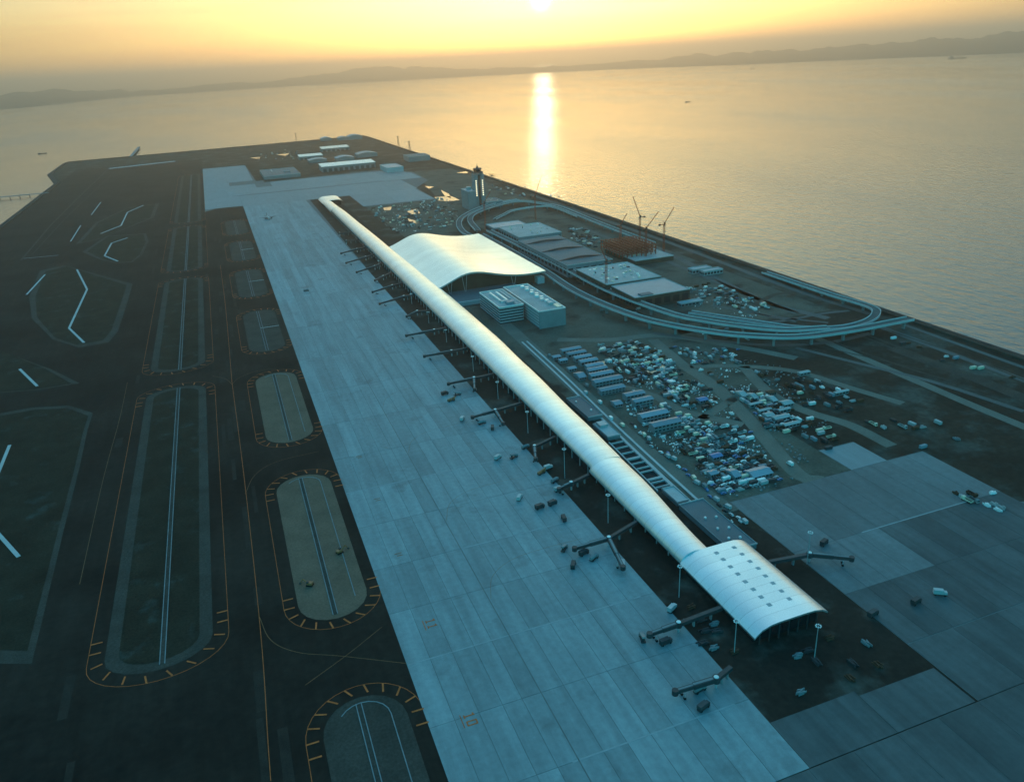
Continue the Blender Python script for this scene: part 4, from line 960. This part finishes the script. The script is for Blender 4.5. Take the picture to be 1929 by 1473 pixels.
def scatter(poly, n, kinds, where, d=4.2, seed=0, rows=True, dark=False):
    r = random.Random(seed); x0, x1 = min(p[0] for p in poly), max(p[0] for p in poly); y0, y1 = min(p[1] for p in poly), max(p[1] for p in poly); k = 0
    for _ in range(n * 12):
        if k >= n: break
        q = (r.uniform(x0, x1), r.uniform(y0, y1))
        if not inside(q, poly): continue
        p = g(*q); turn = (seed * 7 + int(p.x // 45) + int(p.y // 60)) % 3 == 0
        if rows and seed < 14:
            ax, ay = (3.3, 6.6) if turn else (6.6, 3.3)
            p.x = round(p.x / ax) * ax + r.gauss(0, 0.2); p.y = round(p.y / ay) * ay + r.gauss(0, 0.2); d = 2.7
        if not free(p.x, p.y, d) or on_road(p.x, p.y): continue
        random.seed(hash((round(p.x), round(p.y))) % 99991)
        put(r.choice(kinds), p.x, p.y, (math.pi / 2 if turn else 0) + r.choice((0, math.pi)) + r.gauss(0, 0.04), where, r.choice((2, 3, 4)) if dark else None); k += 1
Vn, Ca, Tr, Co, Ms = 'van', 'car', 'truck', 'container', 'material_stack'
scatter([(1130, 655), (1190, 645), (1270, 665), (1265, 700), (1215, 715), (1150, 695)], 120, [Vn, Ca, Ca, Tr, Co, Ms], 'in the crowded lot right of the hut row', 3.9, 1)
scatter([(1235, 705), (1290, 725), (1300, 755), (1275, 760), (1235, 725)], 45, [Vn, Ca, Co, Tr], 'beyond the middle pair of huts', 4.2, 2)
scatter([(1230, 742), (1266, 738), (1276, 766), (1240, 776)], 12, [Co, Ms, Vn], 'against the right ends of the middle huts', 4.2, 3)
scatter([(1284, 780), (1345, 808), (1342, 832), (1280, 800)], 55, [Vn, Ca, Ca], 'in rows right of the nearest large hut', 3.8, 4)
scatter([(1375, 732), (1440, 745), (1500, 790), (1490, 815), (1440, 805), (1380, 770)], 60, [Co, Ms, Tr, Ca], 'among the pale roofs right of the dirt road', 4.0, 5)
scatter([(1330, 825), (1440, 870), (1450, 890), (1340, 900), (1300, 855)], 95, [Ms, Ca, Co, Tr, Ca], 'in the material yard left of the dirt road', 4.0, 6)
scatter([(1330, 895), (1450, 880), (1470, 905), (1360, 935)], 70, [Ms, Co, Ca, Ca], 'near the corner of the land side apron', 3.8, 7)
scatter([(1290, 655), (1400, 655), (1400, 692), (1310, 692)], 45, [Ca, Vn, Ms], 'under the curve of the near elevated road', 5, 8)
scatter([(1490, 690), (1620, 740), (1640, 765), (1500, 750)], 14, [Ms, Co, Vn], 'on the dark ground right of the hut cluster', 5, 9)
scatter([(1560, 770), (1800, 800), (1860, 860), (1620, 840)], 12, [Ms, Co, Tr], 'beyond the far corner of the land side apron', 6, 10)
scatter([(690, 395), (760, 384), (840, 370), (866, 400), (850, 430), (745, 440)], 110, [Co, Ms, Tr, Vn], 'in the works yard between far wing and control tower', 7.5, 11)
scatter([(1300, 545), (1330, 530), (1460, 575), (1420, 595), (1320, 575)], 75, [Co, Vn, Ms, Tr, Ca], 'inside the loop of the elevated roads', 6, 12)
scatter([(1062, 430), (1100, 430), (1135, 455), (1120, 470), (1075, 450)], 55, [Co, Ms, Tr], 'between the grey ribbed roof and red frame', 6, 13)
scatter([(475, 292), (540, 283), (580, 288), (575, 300), (490, 305)], 34, [Co, Tr, Vn], 'at the far left end of the island', 16, 14)
scatter([(920, 335), (1060, 372), (1000, 372), (920, 365)], 30, [Ca, Vn, Co], 'beside the sea road past the control tower', 12, 15)
scatter([(1440, 1210), (1640, 1180), (1710, 1215), (1600, 1290), (1470, 1320)], 9, [Ms], 'on the dark ground beyond the wing tip', 6, 16, dark=True)
scatter([(1250, 1150), (1330, 1140), (1390, 1230), (1330, 1220)], 9, [Ms], 'between the apron edge and widened wing end', 5, 17, dark=True)
scatter([(1240, 560), (1290, 600), (1130, 600), (1100, 590)], 10, [Ca, Vn], 'on the ground under the near elevated road', 8, 18)
scatter([(1660, 620), (1929, 700), (1929, 730), (1700, 655)], 10, [Ms, Co, Ms], 'along the sea wall on the right', 6, 19)
scatter([(1120, 650), (1290, 655), (1330, 690), (1440, 800), (1350, 900), (1200, 790), (1180, 720)], 90, [Ms, Ms, Co, Ca, Tr], 'scattered singly through the middle of the yard', 4, 32)
scatter([(1400, 690), (1500, 700), (1620, 760), (1560, 850), (1500, 840), (1470, 740)], 40, [Ms, Ms, Co, Tr], 'on the rough ground right of the pale roofs', 4, 33)
scatter([(1290, 600), (1450, 640), (1400, 650), (1280, 628)], 16, [Ca, Vn, Ms], 'beside the slip roads below the viaducts', 5, 34)
for k in range(34):   # two files of cars along the wing road
    t_ = k / 33; q = (1190 + (1395 - 1190) * t_ + random.uniform(-7, 7), 800 + (985 - 800) * t_ + random.uniform(-3, 3)); p = g(*q)
    if free(p.x, p.y, 4.0): put(random.choice([Ca, Vn, Ca]), p.x, p.y, math.pi / 2 + random.gauss(0, 0.15), 'in the file along the wing road')
for x, y in ((1070, 695), (1085, 712), (1105, 728), (1130, 760), (1150, 790), (1035, 672), (1172, 803), (1195, 722), (1103, 742), (1488, 876)):
    p = g(x, y); put(Vn, p.x, p.y, math.pi / 2, 'driving or waiting on the wing road') if free(p.x, p.y, 3) else None

# ground service vehicles on the aprons
def service_truck(label, px, py, rz, kind):
    p = g(px, py); t = thing('service_vehicle', label, 'truck', (p.x, p.y, 0.22), rz, 'service vehicles on the aprons')
    body = {'boom': 'orange_body', 'stair': 'grey_wall', 'tank': 'grey_wall', 'lift': 'dark_metal', 'box': 'light_wall'}[kind]
    ch = MB(); ch.box(0, 0, 0.6, 7.0, 2.3, 0.5); ch.build('chassis', 'dark_metal', t)
    cb = MB(); cb.box(2.6, 0, 1.1, 1.7, 2.2, 1.5); cb.build('cab', body, t); MB().box(3.3, 0, 1.75, 0.4, 1.9, 0.7).build('windscreen', 'dark_glass', t)
    for x in (-2.4, 2.4):
        for y in (-1.0, 1.0): MB().tube((x, y - 0.22, 0.52), (x, y + 0.22, 0.52), 0.52, 0.52, 10).build('wheel', 'rubber', t)
    if kind == 'boom': MB().bar((-2.5, 0, 2.6), (4.6, 0, 3.6), 1.0, 0.8).build('boom', body, t); MB().box(-1.6, 0, 1.1, 3.4, 2.2, 1.3).build('turret', body, t)
    elif kind == 'stair': MB().bar((3.2, 0, 2.4), (-3.4, 0, 4.6), 1.8, 0.9).build('stair_flight', body, t); MB().box(-2.0, 0, 1.1, 0.6, 1.4, 2.6).build('stair_prop', 'dark_metal', t)
    elif kind == 'tank': MB().tube((-3.4, 0, 2.2), (1.4, 0, 2.2), 1.15, 1.15, 12).build('tank', body, t)
    elif kind == 'lift': MB().box(-1.0, 0, 1.1, 4.8, 2.4, 0.8).build('scissor', 'dark_metal', t); MB().box(-0.8, 0, 2.0, 5.4, 2.5, 1.6).build('box_body', 'dark_metal', t)
    else: MB().box(-1.0, 0, 1.1, 5.0, 2.4, 2.6).build('box_body', body, t)
for x, y, rz, k, lab in [(850, 756, 0.15, 'boom', 'orange boom truck on the apron by the twin tunnel bridge'), (838, 744, 0.2, 'lift', 'grey lift truck just behind the orange boom truck'), (862, 745, 0.2, 'stair', 'stair truck right of the grey lift truck'),
                         (871, 792, 1.0, 'box', 'pale box truck left of the twin tunnel bridge'), (928, 809, 1.2, 'lift', 'lone grey truck on the open apron before the bridges'), (908, 799, 0.1, 'tank', 'small tank truck below the twin tunnel bridge'),
                         (938, 865, 0.6, 'box', 'pale box truck left in the pair near the folded bridge'), (968, 863, 0.4, 'stair', 'stair truck right in the pair near the folded bridge'), (990, 845, 0.3, 'tank', 'tank truck tucked behind the folded bridge'),
                         (979, 941, 0.9, 'box', 'pale truck standing alone on the mid apron'), (1017, 958, 0.2, 'lift', 'dark low truck beyond the lone pale truck'), (1041, 951, 0.3, 'lift', 'dark truck right of the low truck'),
                         (1062, 980, 1.4, 'lift', 'dark truck on the pale apron drain'), (1063, 1036, 0.8, 'stair', 'stair truck at the tip of the two tunnel bridge'), (1100, 1045, 0.3, 'lift', 'grey truck under the two tunnel bridge'),
                         (1119, 1054, 0.5, 'tank', 'bluish tank truck below the two tunnel bridge'), (1080, 1068, 1.0, 'lift', 'small dark truck alone below the bridges'), (1173, 1066, 1.1, 'box', 'truck at the end of the second tunnel'),
                         (1020, 893, 0.4, 'boom', 'truck in the cluster left of the eave notch, front'), (1033, 884, 0.2, 'box', 'pale truck in the cluster left of the eave notch, back'), (1045, 908, 0.5, 'tank', 'truck in the cluster below the short bridge'),
                         (1053, 925, 0.1, 'box', 'pale truck at the foot of the short bridge'), (1210, 1205, 1.3, 'stair', 'dark stair truck by the bridge at the widened wing end'), (1254, 1213, 0.1, 'lift', 'dark truck right of the dark stair truck'),
                         (1266, 1150, 0.5, 'box', 'truck at the apron edge beside the widened wing end'), (1325, 1335, 0.3, 'lift', 'dark truck group below the corner bridge'), (1318, 1302, 0.2, 'tank', 'tank truck below the corner bridge'),
                         (577, 549, 0.2, 'tank', 'lone tank truck on the far half of the apron'), (1552, 1026, 0.4, 'lift', 'dark truck on the land side apron by the mast'), (1770, 1121, -0.6, 'box', 'pale box truck far out on the land side apron'), (1725, 1137, 0.2, 'lift', 'dark truck left of the pale box truck'), (1644, 1160, 0.2, 'lift', 'dark truck on the land side apron edge')]:
    service_truck(lab, x, y, rz, k)
scatter([(1800, 930), (1870, 925), (1900, 960), (1830, 975)], 10, [Ms, Ms, Tr], 'on the far side of the land side apron', 4, 31)
# mechanical diggers working in the infield
def digger(label, px, py, rz):
    p = g(px, py); t = thing('excavator', label, 'excavator', (p.x, p.y, 0.2), rz)
    for y in (-1.1, 1.1): MB().box(0, y, 0, 4.0, 0.7, 0.9).build('track', 'rubber', t)
    MB().box(-0.3, 0, 1.0, 3.2, 2.6, 1.3).build('house', 'orange_body', t); MB().box(0.9, 0.7, 1.0, 1.3, 1.1, 2.2).build('cab', 'dark_metal', t)
    MB().bar((1.2, -0.3, 1.8), (4.2, -0.3, 4.4), 0.5, 0.6).build('boom', 'orange_body', t); MB().bar((4.2, -0.3, 4.4), (6.2, -0.3, 1.4), 0.4, 0.5).build('arm', 'orange_body', t); MB().box(6.2, -0.3, 0.4, 1.0, 1.1, 1.0).build('bucket', 'dark_metal', t)
digger('excavator at work in the long gravel infield beside the apron', 640, 1042, 0.4); digger('excavator at the near end of the gravel infield', 584, 1103, 2.6)
# light aircraft parked on the far apron
p = g(506, 413); t = thing('aircraft', 'dark parked airliner seen end on at the far apron', 'aircraft', (p.x, p.y, 0.2), 0.1)
MB().tube((0, -14, 3.4), (0, 12, 3.4), 1.9, 1.9, 12).build('fuselage', 'light_wall', t); MB().tube((0, 12, 3.4), (0, 18, 3.9), 1.9, 0.5, 12).build('tail_cone', 'light_wall', t); MB().tube((0, -14, 3.4), (0, -17, 3.0), 1.9, 0.4, 12).build('nose', 'light_wall', t)
for s in (-1, 1):
    MB().add([(s * 1.5, -3, 2.6), (s * 1.5, 4, 2.6), (s * 17, 7, 3.6), (s * 17, 5, 3.6), (s * 1.5, -3, 3.1), (s * 1.5, 4, 3.1), (s * 17, 7, 3.8), (s * 17, 5, 3.8)], [(0, 1, 2, 3), (4, 5, 6, 7), (0, 3, 7, 4), (1, 2, 6, 5), (2, 3, 7, 6)]).build('wing', 'dark_metal', t)
    MB().tube((s * 6, -4, 1.9), (s * 6, 0.5, 1.9), 1.0, 0.9, 10).build('engine', 'dark_metal', t); MB().tube((s * 2.4, 2, 0), (s * 2.4, 2, 2.6), 0.4).build('landing_gear', 'rubber', t)
    MB().add([(s * 0.6, 13, 4.4), (s * 0.6, 16.5, 4.4), (s * 6, 18, 4.8), (s * 6, 16.5, 4.8), (s * 0.6, 13, 4.6), (s * 0.6, 16.5, 4.6), (s * 6, 18, 5.0), (s * 6, 16.5, 5.0)], [(0, 1, 2, 3), (4, 5, 6, 7), (0, 3, 7, 4), (1, 2, 6, 5), (2, 3, 7, 6)]).build('tailplane', 'dark_metal', t)
MB().add([(-0.2, 11, 5), (-0.2, 17.5, 5), (-0.2, 19, 11), (-0.2, 16, 11), (0.2, 11, 5), (0.2, 17.5, 5), (0.2, 19, 11), (0.2, 16, 11)], [(0, 1, 2, 3), (7, 6, 5, 4), (0, 4, 5, 1), (1, 5, 6, 2), (2, 6, 7, 3), (3, 7, 4, 0)]).build('fin', 'dark_metal', t)
MB().tube((0, -11, 0), (0, -11, 2.2), 0.35).build('landing_gear', 'rubber', t)

# stand numbers painted on the apron (read from the wing side)
def stand_no(px, py, digits, m='orange_paint', s=1.0):
    p = g(px, py); r = struct(bpy.data.objects.new('stand_number', None)); COL.objects.link(r); r.location = (p.x, p.y, 0.26)
    for k, ch in enumerate(digits):
        y = -k * 4.6 * s; mb = MB()
        if ch == '1': mb.box(0, y, 0, 5.2 * s, 0.7 * s, 0.03); mb.box(1.9 * s, y + 0.8 * s, 0, 0.7 * s, 1.0 * s, 0.03); mb.box(-2.5 * s, y, 0.003, 0.6 * s, 2.4 * s, 0.03)
        else:
            for dx in (-2.3, 2.3): mb.box(dx * s, y, 0, 0.7 * s, 1.7 * s, 0.03)
            for dy in (-1.2, 1.2): mb.box(0, y + dy * s, 0.003, 5.2 * s, 0.7 * s, 0.03)
        mb.build('digit', m, r)
    MB().box(-4.2 * s, -2.3 * s, 0, 0.4 * s, 8.5 * s, 0.03).build('underline', m, r)
stand_no(884, 1348, '10'); stand_no(811, 1170, '11')
for x, y in ((750, 1043), (710, 940), (676, 860)):
    p = g(x, y); struct(MB().box(p.x, p.y, 0.24, 4.5, 0.8, 0.03).box(p.x + 0.5, p.y - 2.5, 0.24, 3.6, 0.8, 0.03).build('stand_marking', 'worn_paint'))

# rain pools shining in the works yards
for poly in ([(1228, 690), (1250, 688), (1262, 697), (1270, 702), (1240, 707), (1228, 703), (1212, 704)], [(1120, 683), (1140, 680), (1142, 690), (1122, 692)], [(722, 392), (738, 390), (736, 396), (724, 397)], [(765, 398), (785, 394), (792, 402), (776, 404)], [(830, 358), (846, 366), (850, 374), (838, 370)],
             [(818, 372), (850, 370), (866, 377), (846, 380), (826, 378)], [(800, 351), (818, 352), (808, 356)], [(768, 412), (790, 418), (786, 422), (770, 417)], [(744, 404), (756, 408), (750, 411)], [(470, 298), (490, 296), (488, 300)], [(520, 292), (545, 289), (540, 294)], [(920, 322), (935, 325), (925, 328)], [(860, 326), (884, 322), (880, 327)]):
    struct(MB().sheet([(p.x, p.y) for p in pxs(poly)], 0.2).build('puddle', 'puddle'))
# loose construction debris too fine to count
r = random.Random(5); mb = MB()
def debris(poly, n):
    x0, x1 = min(p[0] for p in poly), max(p[0] for p in poly); y0, y1 = min(p[1] for p in poly), max(p[1] for p in poly); k = 0
    while k < n:
        q = (r.uniform(x0, x1), r.uniform(y0, y1))
        if not inside(q, poly): continue
        p = g(*q); s = r.uniform(0.4, 1.8)
        if on_road(p.x, p.y) or math.sin(p.x * 0.21) * math.sin(p.y * 0.17 + 1) + math.sin(p.x * 0.07 + p.y * 0.09) * 0.8 < r.uniform(-0.5, 0.5): k += 1; continue
        mb.box(p.x, p.y, 0.0, s, s * r.uniform(0.3, 1), r.uniform(0.3, 1.2), r.uniform(0, 3)); k += 1
debris([(1130, 650), (1300, 655), (1520, 700), (1560, 800), (1480, 830), (1560, 890), (1380, 940), (1190, 790)], 2200)
debris([(690, 395), (840, 370), (866, 400), (850, 430), (745, 440)], 700)
debris([(1290, 540), (1460, 570), (1420, 600), (1300, 580)], 500)
o = mb.build('construction_debris', 'grey_wall'); DEB = o; o['kind'] = 'stuff'; tag(o, 'scattered pale construction debris across the yard', 'debris')

mb = MB()
debris([(1130, 650), (1300, 655), (1480, 730), (1500, 800), (1440, 830), (1460, 900), (1380, 935), (1190, 790)], 1500)
debris([(1190, 795), (1400, 985), (1370, 985), (1230, 865)], 160)
debris([(1290, 540), (1460, 570), (1420, 600), (1300, 580)], 260); debris([(690, 395), (840, 370), (866, 400), (850, 430), (745, 440)], 300)
o = mb.build('packing_debris', 'white_paint'); o['kind'] = 'stuff'; tag(o, 'fine white packing scraps and panels strewn over the yard', 'debris')

# ---------------------------------------------------------------- on the water
def ship(label, px, py, L, rz):
    p = g(px, py, SEA_Z); t = thing('ship', label, 'ship', (p.x, p.y, SEA_Z), rz, 'ships on the bay'); B = L * 0.16
    hull = [(-L / 2, -B / 2), (L * 0.3, -B / 2), (L / 2, 0), (L * 0.3, B / 2), (-L / 2, B / 2)]
    MB().prism(hull, -1, L * 0.06).build('hull', 'hull', t); MB().box(-L * 0.32, 0, L * 0.06, L * 0.16, B * 0.8, L * 0.09).build('deckhouse', 'grey_wall', t); MB().tube((-L * 0.38, 0, L * 0.15), (-L * 0.38, 0, L * 0.2), L * 0.02).build('funnel', 'hull', t); MB().tube((L * 0.2, 0, L * 0.06), (L * 0.2, 0, L * 0.17), L * 0.006).build('mast', 'hull', t)
for x, y, L, rz, lab in ((80, 290, 38, 0.2, 'small dark boat off the left shore of the island'), (1037, 181, 55, 0.4, 'dark ship lying in the golden sun path'), (1296, 193, 45, 0.2, 'dark ship right of the sun path'), (1418, 130, 90, 0.2, 'faint ship far out below the right hills'),
                         (1387, 148, 40, 0.1, 'tiny boat below the faint far ship'), (1803, 111, 240, -0.4, 'long low ship under the right hand hills'), (1750, 105, 120, -0.4, 'faint ship left of the long low one')):
    ship(lab, x, y, L, rz)
def pier_on_piles(name, label, a, b, w, z=3.0):
    A, B = g(*a, z), g(*b, z); t = thing(name, label, 'pier'); MB().bar(A, B, w, 1.2).build('deck', 'grey_wall', t); n = max(4, int((B - A).length / 24))
    for i in range(n + 1):
        q = A.lerp(B, i / n); d = (B - A).normalized(); s = Vector((-d.y, d.x, 0)) * (w * 0.35); m_ = MB()
        for k in (-1, 1): m_.tube((q.x + s.x * k, q.y + s.y * k, SEA_Z - 2), (q.x + s.x * k, q.y + s.y * k, z - 1.2), 0.6)
        m_.build('pile_pair', 'dark_metal', t)
pier_on_piles('jetty', 'dark fuel jetty reaching left from the island shore', (92, 363), (-20, 373), 9)
pier_on_piles('approach_light_pier', 'thin approach light pier running out from the far shore', (246, 295), (262, 277), 11)

# ---------------------------------------------------------------- haze over the bay
o = MB().box(0, 0, SEA_Z - 30, 92400, 92400, 620).build('haze', 'soil'); o.data.materials.clear()
hm = bpy.data.materials.new('haze'); hm.use_nodes = True; hm.node_tree.nodes.clear()
pv_ = hm.node_tree.nodes.new('ShaderNodeVolumePrincipled'); ho = hm.node_tree.nodes.new('ShaderNodeOutputMaterial')
pv_.inputs['Color'].default_value = (1.0, 0.86, 0.74, 1); pv_.inputs['Density'].default_value = 0.0001; pv_.inputs['Anisotropy'].default_value = 0.78
hm.node_tree.links.new(pv_.outputs[0], ho.inputs['Volume']); o.data.materials.append(hm)
o['kind'] = 'stuff'; tag(o, 'pale haze over the bay and island', 'haze')
